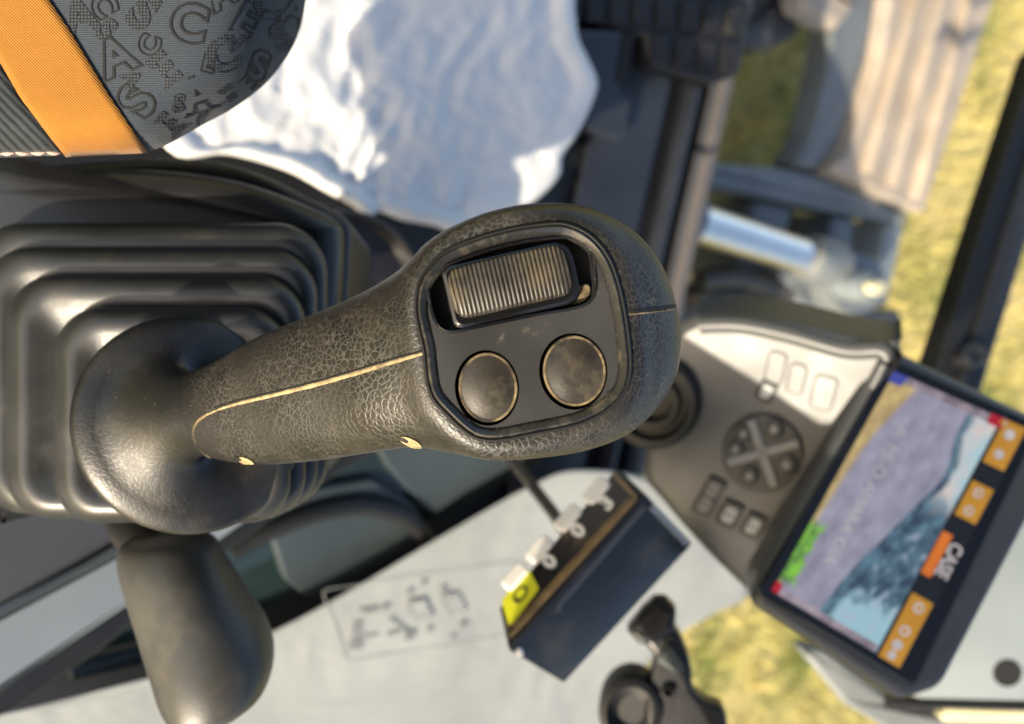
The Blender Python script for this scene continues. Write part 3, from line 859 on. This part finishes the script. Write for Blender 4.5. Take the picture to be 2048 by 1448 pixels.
# the front of the head is moulded flat around the plate
for v in bm.verts:
    if (v.co - EYE).dot(FWD) > dl + .012: continue
    px = to_px(v.co)
    if not (700 < px[0] < 1400): continue
    dist = 0 if inside(px, plate_px) else min(math.dist(px, q) for q in plate_px)
    w = max(0, min(1, 1 - (dist - 3) / 52)); w = w * w * (3 - 2 * w)
    h = (v.co - frt.o).dot(frt.n)
    if w > 0 and h > -.012: v.co += ray(*px) * 0 + frt.n * ((-.0002 - h) * w)
small = inset_px(plate_px, 7)
dead = [f for f in bm.faces if (f.calc_center_median() - EYE).dot(FWD) < dl + .01 and all(inside(to_px(v.co), small) for v in f.verts)]
bmesh.ops.delete(bm, geom=dead, context='FACES')
bm.normal_update()
bvh_grip = BVHTree.FromBMesh(bm)
grip = finish(bm, 'grip', M['grip'], joy, angle=180)
def ring_at(px, h): return [frt.at(u, v, h) for u, v in px]
i1, i2, i3, i4, i5 = (inset_px(plate_px, k) for k in (0, 3, 7, 16, 22))
finish(stack_bm([ring_at(plate_px, -.008), ring_at(plate_px, -.0002), ring_at(i2, .0011), ring_at(i3, .0014), ring_at(i4, .0004), ring_at(i5, -.0006), ring_at(i5, -.004)], False, False), 'bezel', M['bezel'], joy, angle=50)
tube('gap', [frt.at(u, v, .0001) for u, v in inset_px(plate_px, -2)], (.0010, .0007), M['void'], joy, 6, True, frt.n)
slot_px = smooth_closed([(858, 572), (862, 552), (884, 537), (950, 511), (1020, 491), (1090, 480), (1140, 476), (1164, 481), (1180, 500), (1186, 540), (1188, 574), (1180, 598), (1152, 612), (1090, 623), (1020, 637), (950, 652), (908, 660), (884, 654), (870, 632), (862, 600)], 3)
def oval(cx_, cy_, rx, ry, n=36, rot=0.0):
    return [(cx_ + rx * math.cos(2 * math.pi * k / n) * math.cos(rot) - ry * math.sin(2 * math.pi * k / n) * math.sin(rot), cy_ + rx * math.cos(2 * math.pi * k / n) * math.sin(rot) + ry * math.sin(2 * math.pi * k / n) * math.cos(rot)) for k in range(n)]
BT = [(974, 776, 62, 73.5, -.10), (1147, 743, 66, 74.5, -.12)]
holes = [slot_px] + [oval(x, y, a + 2.5, b + 2.5, 36, r_) for x, y, a, b, r_ in BT]
loops = [ring_at(i5, -.0005)] + [ring_at(h, -.0005) for h in holes]
tris = tessellate_polygon([[Vector((u, v, 0)) for u, v in l] for l in [i5] + holes])
flat = [p for l in loops for p in l]
bm = from_data(flat, tris)
bm.verts.ensure_lookup_table()
off = len(loops[0])
for h in holes:      # walls of the openings
    low = [bm.verts.new(p) for p in ring_at(h, -.006)]
    bm.verts.ensure_lookup_table()
    for k in range(len(h)):
        a, b = bm.verts[off + k], bm.verts[off + (k + 1) % len(h)]
        try: bm.faces.new([a, b, low[(k + 1) % len(h)], low[k]])
        except ValueError: pass
    bm.verts.ensure_lookup_table(); off += len(h)
for f in bm.faces:
    f.normal_update()
bmesh.ops.recalc_face_normals(bm, faces=bm.faces)
finish(bm, 'faceplate', M['plate'], joy, angle=30)
prism('recess_floor', frt, scale_px(slot_px, 1.05), -.0085, -.0075, M['void'], joy)
tube('slot_rim', [frt.at(u, v, -.0004) for u, v in inset_px(slot_px, -3)], (.0006, .0006), M['gloss'], joy, 6, True, frt.n)
# rocker: arched ribbed bar with a glossy carrier
rk_c, rk_a = (1020, 563), math.radians(-13.0)
def rk(s, t, h):      # s along (px), t across (px)
    return frt.at(rk_c[0] + s * math.cos(rk_a) - t * math.sin(rk_a), rk_c[1] + s * math.sin(rk_a) + t * math.cos(rk_a), h)
def arch(s): return .0030 - .0032 * (abs(s) / 125) ** 2.4
rock = finish(stack_bm([[rk(s, t, h) for s, t in fillet([(-131 + i, -60 + i), (137 - i, -60 + i), (137 - i, 72 - i), (-131 + i, 72 - i)], [16, 44, 40, 18], 6)] for i, h in ((0, -.0075), (0, -.0012), (3, -.0003), (9, .0001))]), 'rocker', M['gloss'], joy)
ribs = []
NR = 27
xs, hs = [], []
for k in range(NR):
    s0 = -122 + 244 * k / NR; w = 244 / NR
    for f_, up in ((.0, 0), (.16, .85), (.36, 1), (.56, 1), (.76, .85), (.92, 0)):
        xs.append(s0 + f_ * w); hs.append(up)
vs, fs = [], []
for s, up in zip(xs, hs):
    e = abs(s) / 122
    cut = 50 * (1 - max(0, (e - .80) / .2) ** 2.4 * .42)
    hh = arch(s) + up * .00055
    for t, dz in ((-cut - 3, -.0022), (-cut, -.0006), (-cut * .9, -.0001), (0, .0003), (cut * .9, -.0001), (cut, -.0006), (cut + 3, -.0022)):
        vs.append(rk(s, t, hh + dz))
for j in range(len(xs) - 1):
    for k in range(6): fs.append((j * 7 + k, j * 7 + k + 1, (j + 1) * 7 + k + 1, (j + 1) * 7 + k))
bm = from_data(vs, fs); bmesh.ops.recalc_face_normals(bm, faces=bm.faces)
finish(bm, 'ribs', M['rocker'], rock, angle=60)
prism('dust_patch', frt, smooth_closed([(1150, 582), (1172, 566), (1184, 572), (1180, 594), (1160, 606), (1146, 602)], 3), -.0074, -.0030, M['dustrim'], joy, .0006)
for k, (x, y, a, b, r_) in enumerate(BT):
    bt = lathe_px('button', frt, x + 2, y - 1, a - 3, b - 3, [(1.0, -.006), (1.0, -.0012), (.985, -.0004), (.955, .0), (.92, .0), (.86, .0001), (.7, .0005), (.5, .0009), (.3, .0012), (.1, .0013)], M['button'], joy, 48, rot=r_, angle=70)
    tube('rim', [frt.at(u, v, -.0001) for u, v in oval(x + 2, y - 1, a - 6, b - 6.5, 48, r_)], (.00035, .0004), M['dustrim'], bt, 6, True, frt.n)
# dusty parting seams
def surf_path(pts, lift, n=10):
    out, nr = [], []
    for u, v in [tuple(p) for p in smooth_open([Vector((a, b)) for a, b in pts], n)]:
        p, q = cast(bvh_grip, u, v, lift)
        if p is not None: out.append(p); nr.append(q)
    return out, nr
sp_, sn = surf_path([(846, 707), (800, 720), (720, 744), (640, 767), (560, 787), (480, 806), (440, 818), (412, 830)], -.0003)
tube('seam', sp_, [(.0006, .00045 + .0004 * math.sin(math.pi * min(1, k / len(sp_) * 1.1 + .06)) + .00012 * math.sin(k * 1.7) * math.sin(k * .53)) for k in range(len(sp_))], M['dusty'], joy, 8, False, sn)
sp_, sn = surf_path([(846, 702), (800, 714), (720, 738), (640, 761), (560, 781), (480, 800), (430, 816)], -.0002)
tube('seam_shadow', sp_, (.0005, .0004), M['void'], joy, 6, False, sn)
sp_, sn = surf_path([(412, 830), (396, 842), (387, 860), (390, 882), (404, 903), (428, 919), (460, 927)], -.0002)
if len(sp_) > 3: tube('seam', sp_, (.0006, .0006), M['dustrim'], joy, 6, False, sn)
sp_, sn = surf_path([(1250, 624), (1280, 621), (1315, 617), (1340, 613), (1351, 611)], -.0003, 8)
tube('seam', sp_, (.0007, .0007), M['void'], joy, 6, False, sn)
sp_, sn = surf_path([(1250, 629), (1280, 626), (1315, 622), (1340, 618), (1350, 616)], -.0002, 8)
tube('seam_edge', sp_, (.0005, .0004), M['dustrim'], joy, 6, False, sn)
for (u, v, w, h, a) in ((822, 884, 24, 8, 24), (492, 921, 17, 6, 20)):
    pts, hole = [], []
    for k in range(20):
        t = 2 * math.pi * k / 20; aa = math.radians(a)
        for lst, s_, du in ((pts, 1, 0), (hole, .42, -15)):
            x, y = w * s_ * math.cos(t) + du, h * s_ * math.sin(t)
            p, n_ = cast(bvh_grip, u + x * math.cos(aa) - y * math.sin(aa), v + x * math.sin(aa) + y * math.cos(aa), .0004 if lst is pts else .0006)
            if p is not None: lst.append(p)
    for lst, mt, nm in ((pts, 'dusty', 'dust_plug'), (hole, 'void', 'screw_hole')):
        if len(lst) > 5:
            c_ = sum(lst, Vector()) / len(lst)
            bm = from_data(lst + [c_ - FWD * .0006], [(i, (i + 1) % len(lst), len(lst)) for i in range(len(lst))])
            bmesh.ops.recalc_face_normals(bm, faces=bm.faces)
            finish(bm, nm, M[mt], joy)
# skirt at the foot
ax = (CX * .42 + CY * .10 + CZ * .90).normalized()
e1 = (CY - ax * CY.dot(ax)).normalized(); e2 = -(CX - ax * CX.dot(ax)).normalized()
prof = [(39, -5), (41.8, -3.5), (42.7, -1.6), (42.5, .2), (41.4, 1.8), (39.2, 3.2), (36.5, 4.4), (33.8, 5.3)]
rings = []
def skirt_ring(r_, h): return [bell_c + ax * (h / 1000) + (e1 * math.cos(2 * math.pi * i / 72) + e2 * math.sin(2 * math.pi * i / 72)) * (r_ / 1000) for i in range(72)]
for r_, h in [(q.x, q.y) for q in smooth_open([Vector(p) for p in prof], 4)]: rings.append(skirt_ring(r_, h))
g0, g1 = GRIP_RINGS[9], GRIP_RINGS[13]
gc = sum(g0, Vector()) / 72; gd = (sum(g1, Vector()) / 72 - gc).normalized()
last = rings[-1]; lc = bell_c + ax * .0053
for k in range(1, 19):
    t = k / 18; t2, t3 = t * t, t ** 3
    ring = []
    for p, q in zip(last, g0):
        q = gc + (q - gc) * 1.0
        m0 = (-(p - lc).normalized() * .93 + ax * .36) * .034
        ring.append(p * (2 * t3 - 3 * t2 + 1) + m0 * (t3 - 2 * t2 + t) + q * (3 * t2 - 2 * t3) + gd * .036 * (t3 - t2))
    rings.append(ring)
gn = GRIP_RINGS[12]; gm = sum(gn, Vector()) / 72
rings.append([gm + (p - gm) * .95 for p in gn])
finish(stack_bm(rings), 'skirt', M['bell'], joy, angle=180)

# ================================================================== lever with a smooth knob
lev = thing('control_lever', 'smooth black lever knob below the joystick skirt', 'lever', P(270, 1060, .42))
KS = [((262, 1076), (395, 1060), 10, 2.1), ((244, 1096), (425, 1078), 18, 2.2), ((246, 1140), (448, 1118), 22, 2.2), ((268, 1210), (486, 1180), 25, 2.2), ((294, 1290), (520, 1232), 27, 2.2), ((314, 1350), (540, 1285), 28, 2.2), ((328, 1394), (540, 1340), 27, 2.2), ((345, 1426), (522, 1392), 24, 2.2), ((372, 1443), (490, 1422), 18, 2.1), ((400, 1450), (458, 1440), 10, 2.1), ((425, 1452), (440, 1448), 3, 2)]
arr = [np.array([a[0], a[1], b[0], b[1], h, n_], float) for a, b, h, n_ in KS]
rings = []
for i in range(len(arr) - 1):
    p0 = arr[max(0, i - 1)]; p1 = arr[i]; p2 = arr[i + 1]; p3 = arr[min(len(arr) - 1, i + 2)]
    for k in range(6):
        t = k / 6
        s = .5 * (2 * p1 + (p2 - p0) * t + (2 * p0 - 5 * p1 + 4 * p2 - p3) * t * t + (3 * p1 - p0 - 3 * p2 + p3) * t ** 3)
        d = .415 - .03 * (i + t) / len(arr)
        A, B = P(s[0], s[1], d), P(s[2], s[3], d)
        c, hv = (A + B) / 2, (B - A) / 2
        ring = []
        for q in range(48):
            a = 2 * math.pi * q / 48; ca, sa = math.cos(a), math.sin(a)
            ring.append(c + hv * math.copysign(abs(ca) ** (2 / s[5]), ca) + CZ * (s[4] / 1000 * math.copysign(abs(sa) ** (2 / s[5]), sa)))
        rings.append(ring)
finish(stack_bm(rings), 'knob', M['knob'], lev, angle=180)
tube('stem', [P(235, 1010, .46), P(262, 1062, .435), P(320, 1120, .42)], .010, M['seal'], lev, 16)

# ================================================================== monitor
mon = thing('monitor', 'tilted display with a bright camera picture and orange icon bar', 'monitor', P(1800, 1000, .62))
frm = frame((1785, 745, .536), (2045, 862, .534), (1540, 1180, .520))
A_, B_, C_, D_ = (Vector(p) for p in ((1783, 745), (2046, 862), (1796, 1332), (1540, 1180)))
def S(a, b):
    p = A_ + (B_ - A_) * a + (D_ - A_) * b + (C_ - B_ - D_ + A_) * (a * b)
    return (p.x, p.y)
prism('housing', frm, fillet([(1768, 688), (2112, 852), (2100, 960), (1884, 1376), (1800, 1404), (1500, 1205), (1520, 1150)], [24, 40, 60, 60, 50, 30, 10], 6), -.06, .002, M['monitor'], mon, .007, 4, taper=.86)
prism('bezel', frm, fillet([(1778, 718), (2074, 850), (1822, 1372), (1508, 1186)], 16, 4), .001, .004, M['bezelblk'], mon, .0015)
E = {'lav': emis('screen_lavender', (.40, .375, .50), (.27, .255, .36), .8, 55), 'yel': emis('screen_yellow', (.80, .60, .22), (.5, .38, .15), .8, 40), 'grn': emis('screen_green', (.20, .52, .04), (.13, .30, .05), .9, 120),
     'sky': emis('screen_sky', (.75, .66, .62), (.36, .60, .68), .85, 22), 'tea': emis('screen_teal', (.10, .28, .36), (.07, .13, .22), .9, 60), 'ora': emis('screen_orange', (.70, .33, .02), (.52, .24, .012), .75, 20),
     'orb': emis('screen_brand_orange', (.70, .17, .01), None, .9), 'blk': emis('screen_black', (.006, .005, .004), None, .6), 'wht': emis('screen_white', (.66, .60, .60), (.45, .4, .4), .8, 200), 'red': emis('screen_red', (.50, .005, .02), None, .8),
     'blu': emis('screen_blue', (.06, .08, .42), None, .8), 'bar': emis('screen_bar', (.50, .40, .45), (.22, .18, .22), .7, 120), 'msg': emis('screen_message', (.17, .21, .18), (.27, .27, .31), .8, 40), 'gry': emis('screen_legend', (.56, .52, .53), None, .8), 'dkb': emis('screen_foliage', (.17, .24, .36), (.06, .09, .15), .8, 130)}
def screen_view():
    m, nd, lk, b = new_mat('camera_view')
    tc = nd.new('ShaderNodeTexCoord'); sx = nd.new('ShaderNodeSeparateXYZ'); lk.new(tc.outputs['UV'], sx.inputs[0])
    U, V = sx.outputs[0], sx.outputs[1]
    def curve(pts):
        c = nd.new('ShaderNodeFloatCurve'); cv = c.mapping.curves[0]
        cv.points[0].location = pts[0]; cv.points[1].location = pts[-1]
        for p in pts[1:-1]: cv.points.new(*p)
        c.mapping.update(); lk.new(V, c.inputs['Value']); return c.outputs[0]
    def step(x, lo, hi):
        r = nd.new('ShaderNodeMapRange'); r.interpolation_type = 'SMOOTHSTEP'; lk.new(x, r.inputs[0])
        r.inputs[1].default_value = lo; r.inputs[2].default_value = hi; return r.outputs[0]
    n1 = noise(nd, lk, tc.outputs['UV'], 9, 5).outputs['Fac']; n2 = noise(nd, lk, tc.outputs['UV'], 13, 5).outputs['Fac']
    n3 = noise(nd, lk, tc.outputs['UV'], 4, 3).outputs['Fac']
    g = ramp(nd, .3, .72, (.24, .23, .31, 1), (.40, .385, .48, 1)); lk.new(n1, g.inputs[0])
    col = g.outputs[0]
    fb_ = curve([(0, .60), (.12, .60), (.3, .66), (.45, .60), (.65, .50), (.8, .42), (1, .36)])
    d = mathn(nd, lk, 'SUBTRACT', U, fb_)
    dn = mathn(nd, lk, 'ADD', d, mathn(nd, lk, 'MULTIPLY', mathn(nd, lk, 'SUBTRACT', n2, .5), .07))
    far = ramp(nd, .38, .62, (.03, .05, .09, 1), (.11, .22, .29, 1)); lk.new(n2, far.inputs[0])
    col = mix(nd, lk, step(d, -.005, .03), col, far.outputs[0])
    skc = ramp(nd, .4, .62, (.72, .60, .56, 1), (.38, .62, .70, 1)); lk.new(n3, skc.inputs[0])
    up = mathn(nd, lk, 'MULTIPLY', step(dn, .04, .09), step(mathn(nd, lk, 'ADD', V, mathn(nd, lk, 'MULTIPLY', n2, .2)), .58, .44))
    col = mix(nd, lk, up, col, skc.outputs[0])
    lo = mathn(nd, lk, 'MULTIPLY', step(mathn(nd, lk, 'ADD', V, mathn(nd, lk, 'MULTIPLY', n2, .18)), .92, 1.02), step(dn, .05, .14))
    col = mix(nd, lk, lo, col, (.34, .56, .64))
    cl = mathn(nd, lk, 'MULTIPLY', step(n2, .53, .64), mathn(nd, lk, 'MULTIPLY', step(dn, .1, .18), step(V, .5, .6)))
    col = mix(nd, lk, mathn(nd, lk, 'MULTIPLY', cl, .55), col, (.45, .46, .58))
    gy = curve([(0, .22), (.12, .16), (.3, .09), (.6, .05), (.95, .03), (1, .03)])
    ye = step(mathn(nd, lk, 'SUBTRACT', mathn(nd, lk, 'ADD', U, mathn(nd, lk, 'MULTIPLY', mathn(nd, lk, 'SUBTRACT', n1, .5), .04)), gy), .03, -.02)
    yc = ramp(nd, .35, .65, (.40, .28, .12, 1), (.72, .54, .22, 1)); lk.new(n1, yc.inputs[0])
    col = mix(nd, lk, ye, col, yc.outputs[0])
    gr = mathn(nd, lk, 'MULTIPLY', step(mathn(nd, lk, 'SUBTRACT', U, mathn(nd, lk, 'MULTIPLY', n2, .22)), .03, -.01), mathn(nd, lk, 'MULTIPLY', step(V, .66, .71), step(V, .97, .93)))
    gc_ = ramp(nd, .4, .6, (.09, .20, .05, 1), (.25, .60, .05, 1)); lk.new(n2, gc_.inputs[0])
    col = mix(nd, lk, gr, col, gc_.outputs[0])
    b.inputs['Base Color'].default_value = (.01, .01, .01, 1); b.inputs['Roughness'].default_value = .12
    lk.new(col, b.inputs['Emission Color']); b.inputs['Emission Strength'].default_value = .46
    return m
def scr_uv(p):
    x, y = to_px(p); q = Vector((x, y)) - A_
    e, f = B_ - A_, D_ - A_
    det = e.x * f.y - e.y * f.x
    return ((q.x * f.y - q.y * f.x) / det, (e.x * q.y - e.y * q.x) / det)
scr = prism('screen', frm, [S(0, 0), S(1, 0), S(1, 1), S(0, 1)], .0042, .0045, screen_view(), mon, uv=scr_uv)
def sp(nm, pts, mt, lv=1): return prism(nm, frm, [S(a, b) for a, b in pts], .0045, .0045 + .00012 * lv, E[mt], scr)
sp('icon_bar', [(.80, 0), (1.0, 0), (1.0, 1), (.80, 1)], 'blk', 2)
for b0, b1 in ((-.005, .175), (.255, .40), (.735, 1.005)): sp('icon_tile', [(.825, b0), (.985, b0), (.985, b1), (.825, b1)], 'ora', 4)
sp('brand_strip', [(.81, .475), (.885, .475), (.885, .655), (.81, .655)], 'orb', 4)
for b0, b1 in ((0, .03), (.972, 1.0)):
    sp('status_line', [(.0, b0), (.79, b0), (.79, b1), (.0, b1)], 'bar', 5)
sp('status_mark', [(.72, -.005), (.83, -.005), (.83, .035), (.72, .035)], 'red', 6)
sp('status_mark', [(-.01, .955), (.04, .955), (.04, 1.0), (-.01, 1.0)], 'red', 6)
sp('status_mark', [(-.01, .0), (.10, .0), (.08, .045), (-.01, .045)], 'blu', 6)
for a, b, r_ in ((.90, .042, 11), (.90, .125, 10), (.90, .29, 10), (.90, .365, 10), (.91, .775, 11), (.90, .875, 11), (.90, .935, 11), (.90, .978, 9), (.815, .01, 9)):
    x, y = S(a, b); ic = prism('icon', frm, oval(x, y, r_, r_, 14), .0048, .0052, E['wht'], scr)
    if b not in (.042, .125): prism('icon_mark', frm, oval(x, y, r_ * .55, r_ * .55, 8), .0052, .00532, E['ora'] if b < .9 else E['gry'], scr)
rot_t = math.degrees(math.atan2(D_.y - A_.y, D_.x - A_.x))
x, y = S(.935, .565); text_on('brand_lettering', 'CASE', frm, x, y, 40, rot_t, E['wht'], scr, .0053, .03, .80)
x, y = S(.23, .49); text_on('message_lettering', 'A  MI-O AMARA OIA', frm, x, y, 33, rot_t, E['gry'], scr, .0050, .0, 1.04)
x, y = S(.22, .985); text_on('status_lettering', '00:00', frm, x, y, 16, rot_t - 90, E['wht'], scr, .0055, .0, 1.4)

pad = thing('keypad_panel', 'grey control panel with round cross pad and keys beside the screen', 'control panel', P(1500, 900, .62))
frk = frame((1400, 700, .570), (1760, 720, .530), (1470, 1120, .608))
prism('panel', frk, smooth_closed([(1330, 690), (1372, 640), (1440, 628), (1560, 642), (1700, 676), (1782, 690), (1796, 706), (1670, 950), (1540, 1185), (1510, 1200), (1452, 1150), (1388, 1085), (1320, 1005), (1282, 950), (1300, 850)], 3), -.05, 0, M['monitor'], pad, .008, 4)
tube('top_edge', smooth_open([frk.at(u, v, -.003) for u, v in [(1400, 652), (1480, 652), (1580, 672), (1690, 702), (1760, 702), (1776, 720)]], 6), .006, M['monitor'], pad, 12)
tube('inner_edge', smooth_open([frk.at(u, v, .0005) for u, v in [(1768, 726), (1740, 780), (1690, 865), (1600, 1030), (1520, 1170)]], 6), .004, M['monitor'], pad, 10)
for (u, v, w, h) in ((1552, 735, 26, 38), (1594, 757, 24, 36), (1648, 785, 32, 40)):
    prism('key', frk, fillet([(u - w * .5, v - h), (u + w, v - h * .7), (u + w * .4, v + h), (u - w, v + h * .7)], 14, 4), -.001, .0010, M['monitor'], pad, .0010, 4)
lathe_px('cross_pad', frk, 1526, 905, 82, 80, [(1.0, -.002), (1.0, .001), (.96, .0022), (.5, .003), (.2, .003)], M['keys'], pad, 40)
def kbar(a, b, w):
    a, b = Vector(a), Vector(b); t = (b - a).normalized(); n_ = Vector((-t.y, t.x)) * w
    prism('cross_bar', frk, fillet([tuple(a + n_), tuple(b + n_), tuple(b - n_), tuple(a - n_)], 4, 2), .002, .0046, M['keymid'], pad, .0008, 2)
kbar((1503, 835), (1550, 968), 9); kbar((1457, 920), (1599, 881), 8.8)
for u, v, r_ in ((1550, 854, 20), (1489, 863, 18), (1473, 893, 18), (1575, 925, 21), (1501, 946, 20)):
    k_ = lathe_px('pad_key', frk, u, v, r_, r_, [(1, .002), (1, .0038), (.8, .0046), (.4, .0048)], M['keys'], pad, 20)
    lathe_px('legend', frk, u, v, r_ * .45, r_ * .45, [(1, .0047), (.6, .0051)], M['keymid'], k_, 6)
def kq(u, v, a, b): return [(u + sx * a * .91 + sy * b * -.49, v + sx * a * .41 + sy * b * .87) for sx, sy in ((-1, -1), (1, -1), (1, 1), (-1, 1))]
for u, v, r_, mt in ((1427, 977, 19, 'keymid'), (1411, 1006, 19, 'keymid'), (1460, 1026, 21, 'keylite'), (1507, 1049, 20, 'keylite'), (1533, 781, 17, 'keylite')):
    k_ = prism('key', frk, fillet(kq(u, v, r_ * 1.05, r_ * 1.25), 6, 3), -.001, .0025, M['keys'], pad, .0012)
    prism('legend', frk, fillet(kq(u, v, r_ * .55, r_ * .7), 4, 2), .0025, .003, M[mt], k_)
    for dx in (-.28, .2):
        prism('legend_mark', frk, kq(u + r_ * dx * .9, v + r_ * dx * .4, r_ * .08, r_ * .42), .003, .0033, M['keys'], k_)
lathe_px('socket', frk, 1312, 800, 92, 92, [(1.0, 0), (1.0, .006), (.9, .009), (.78, .009), (.72, .004), (.6, .004), (.55, .008), (.4, .008), (.35, .002)], M['seal'], pad, 48)

# unseen panel added on the sun line to shade the display
PX = [(1250, 600), (1398, 690), (1530, 772), (1640, 846), (1712, 846), (1790, 690), (2160, 830), (2160, 1100), (1900, 1440), (1700, 1440), (1480, 1240), (1300, 1010), (1230, 900)]
lo_ = [frk.at(u, v, 0) + SUN * .40 for u, v in PX]
hi_ = [p + SUN * .012 for p in lo_]
finish(stack_bm([lo_, hi_]), 'sun_blocker', M['blackpl'], win)

# ================================================================== small key box
kb = thing('switch_box', 'black box with four white keys and a yellow sticker', 'switch box', P(1170, 1180, .55))
ca, cb, cc, cd = P(1234, 934, .515), P(1293, 990, .485), P(1016, 1301, .470), P(997, 1215, .500)
ce, cf = P(1385, 1090, .520), P(1128, 1368, .505)
back = FWD * .03
cg, ch_ = ca + (ce - cb) + FWD * .01, cd + (cf - cc) + FWD * .01
hexa('case', [cb, ce, cf, cc, ca, cg, ch_, cd], M['boxside'], kb, .0016)
fb_ = Frame(ca, cb, cc)
ff_ = Frame(cb, ce, cf)
prism('face', fb_, fillet([(1230, 946), (1284, 990), (1022, 1284), (1004, 1216)], 4, 3), -.002, .0012, M['boxface'], kb, .0006)
def line(fr, a, b, w, h0, h1, mt, nm, par):
    a, b = Vector(a), Vector(b); t = (b - a).normalized(); n_ = Vector((-t.y, t.x)) * w
    return prism(nm, fr, [tuple(a + n_), tuple(b + n_), tuple(b - n_), tuple(a - n_)], h0, h1, M[mt], par)
line(fb_, (1229, 950), (1274, 998), 3.5, .001, .002, 'gold', 'trim', kb)
line(fb_, (1275, 998), (1024, 1276), 3.2, .001, .002, 'gold', 'trim', kb)
line(fb_, (1262, 1000), (1030, 1256), 1.6, .001, .0018, 'gold', 'trim', kb)
kd = Vector((110, -125)).normalized(); kn = Vector((-kd.y, kd.x))
for (u, v, dg) in ((1196, 984, '3'), (1139, 1039, '0'), (1082, 1101, '0'), (1034, 1156, None)):
    px = []
    L_, W_ = 30, 14
    q = [Vector((u, v)) + kd * sx * L_ + kn * sy * W_ for sx, sy in ((-1, -1), (1, -1), (1, 1), (-1, 1))]
    kk = prism('key', fb_, fillet([tuple(p) for p in q], 11, 5), .0005, .0027, M['white'], kb, .0014)
    if dg:
        cxp = Vector((u, v)) + Vector((21, 26))
        text_on('numeral', dg, fb_, cxp.x, cxp.y, 40, -48, M['white'], kb, .0019, .05, 1.15)
st = prism('sticker', fb_, fillet([(1055, 1132), (1081, 1180), (1022, 1256), (1006, 1206)], 5, 3), .0009, .0016, M['yellow'], kb)
tube('sticker_mark', [fb_.at(u, v, .0018) for u, v in oval(1044, 1192, 10, 17, 20, .7)], (.0003, .0007), M['ink'], kb, 6, True, fb_.n)
prism('sticker_dot', fb_, oval(1038, 1205, 4, 5, 10), .0016, .002, M['ink'], kb)
line(ff_, (1302, 1012), (1374, 1086), 7, -.001, .0014, 'grey', 'end_trim', kb)
line(ff_, (1032, 1306), (1288, 1012), 5, -.001, .0010, 'greydk', 'groove', kb)
lathe_px('indicator', ff_, 1037, 1301, 7, 9, [(1, -.001), (1, .0015), (.7, .0028), (.3, .003)], M['white'], kb, 16)
lathe_px('screw', ff_, 1116, 1217, 6, 6, [(1, -.001), (1, .0008), (.6, .0012)], M['greydk'], kb, 12)

cb_ = thing('cable', 'thin dark cable behind the switch box keys', 'cable', P(1060, 980, .62))
tube('sheath', smooth_open([P(u, v, d) for u, v, d in ((990, 880, .66), (1040, 940, .64), (1075, 985, .62), (1120, 1045, .60), (1160, 1110, .58))], 6), .0042, M['blackpl'], cb_, 10)

# ================================================================== black bracket below the box
brk = thing('mount_bracket', 'black plastic clamp arm with a looped head under the box', 'bracket', P(1320, 1400, .60))
fra = frame((1300, 1200, .57), (1400, 1440, .56), (1200, 1400, .57))
prism('arm', fra, smooth_closed([(1262, 1262), (1300, 1300), (1307, 1322), (1300, 1352), (1290, 1400), (1300, 1470), (1380, 1480), (1450, 1470), (1449, 1421), (1418, 1407), (1387, 1381), (1384, 1343), (1373, 1300), (1350, 1256), (1320, 1240)], 3), -.02, 0, M['blackpl'], brk, .004)
prism('head', fra, fillet([(1253, 1257), (1284, 1217), (1308, 1196), (1332, 1196), (1352, 1217), (1349, 1256), (1312, 1282), (1279, 1284)], 6, 3), -.014, .008, M['blackpl'], brk, .004)
prism('head_recess', fra, fillet([(1290, 1250), (1300, 1226), (1322, 1212), (1340, 1224), (1334, 1250), (1306, 1268)], 6, 3), .006, .0088, M['void'], brk)
for k in range(3): line(fra, (1296 + k * 9, 1258 - k * 9), (1308 + k * 9, 1238 - k * 9), 2, .0085, .011, 'blackpl', 'tooth', brk)
prism('web', fra, fillet([(1312, 1316), (1340, 1284), (1372, 1336), (1350, 1344)], 6, 3), -.001, .003, M['tealdk'], brk, .001)
lathe_px('base', fra, 1262, 1425, 66, 76, [(1, -.03), (1, -.004), (.92, .004), (.75, .006), (.7, .0), (.4, -.004)], M['seal'], brk, 36)
lathe_px('bolt', fra, 1335, 1382, 15, 12, [(1, -.001), (1, .004), (.6, .005), (.5, .001)], M['void'], brk, 20)

# ================================================================== pale frame panel at the right edge
fp = thing('frame_panel', 'pale blue grey metal panel with a round hole at the right edge', 'panel', P(2000, 1300, .75))
frq = frame((1900, 1350, .70), (2048, 1200, .70), (2048, 1390, .70))
prism('sheet', frq, [(2160, 880), (2160, 1405), (1840, 1398), (1800, 1380), (1900, 1250)], -.01, 0, M['pale'], fp, .002)
lathe_px('hole', frq, 2014, 1346, 29, 27, [(1.0, -.0005), (1.0, .0008), (.92, .0012), (.9, .0004)], M['void'], fp, 28)
prism('seal', frq, [(1780, 1398), (1850, 1404), (2160, 1411), (2160, 1424), (1900, 1416), (1780, 1420)], -.012, .002, M['seal'], fp, .001)
fs_ = thing('lower_rail', 'cream painted rail in the lower right corner', 'rail', P(2000, 1435, .80))
frs = frame((1880, 1430, .74), (2048, 1430, .74), (2000, 1500, .74))
prism('rail', frs, fillet([(1880, 1432), (1895, 1416), (2160, 1424), (2160, 1448), (1890, 1444)], 5, 3), -.01, 0, M['cream'], fs_, .003)
prism('rail_foot', frs, fillet([(1600, 1300), (1660, 1310), (1780, 1400), (1890, 1444), (2160, 1448), (2160, 1500), (1800, 1480), (1700, 1420)], 8, 3), -.03, -.012, M['steel'], fs_, .004)
for o in bpy.data.objects:
    if '_org' in o: del o['_org']
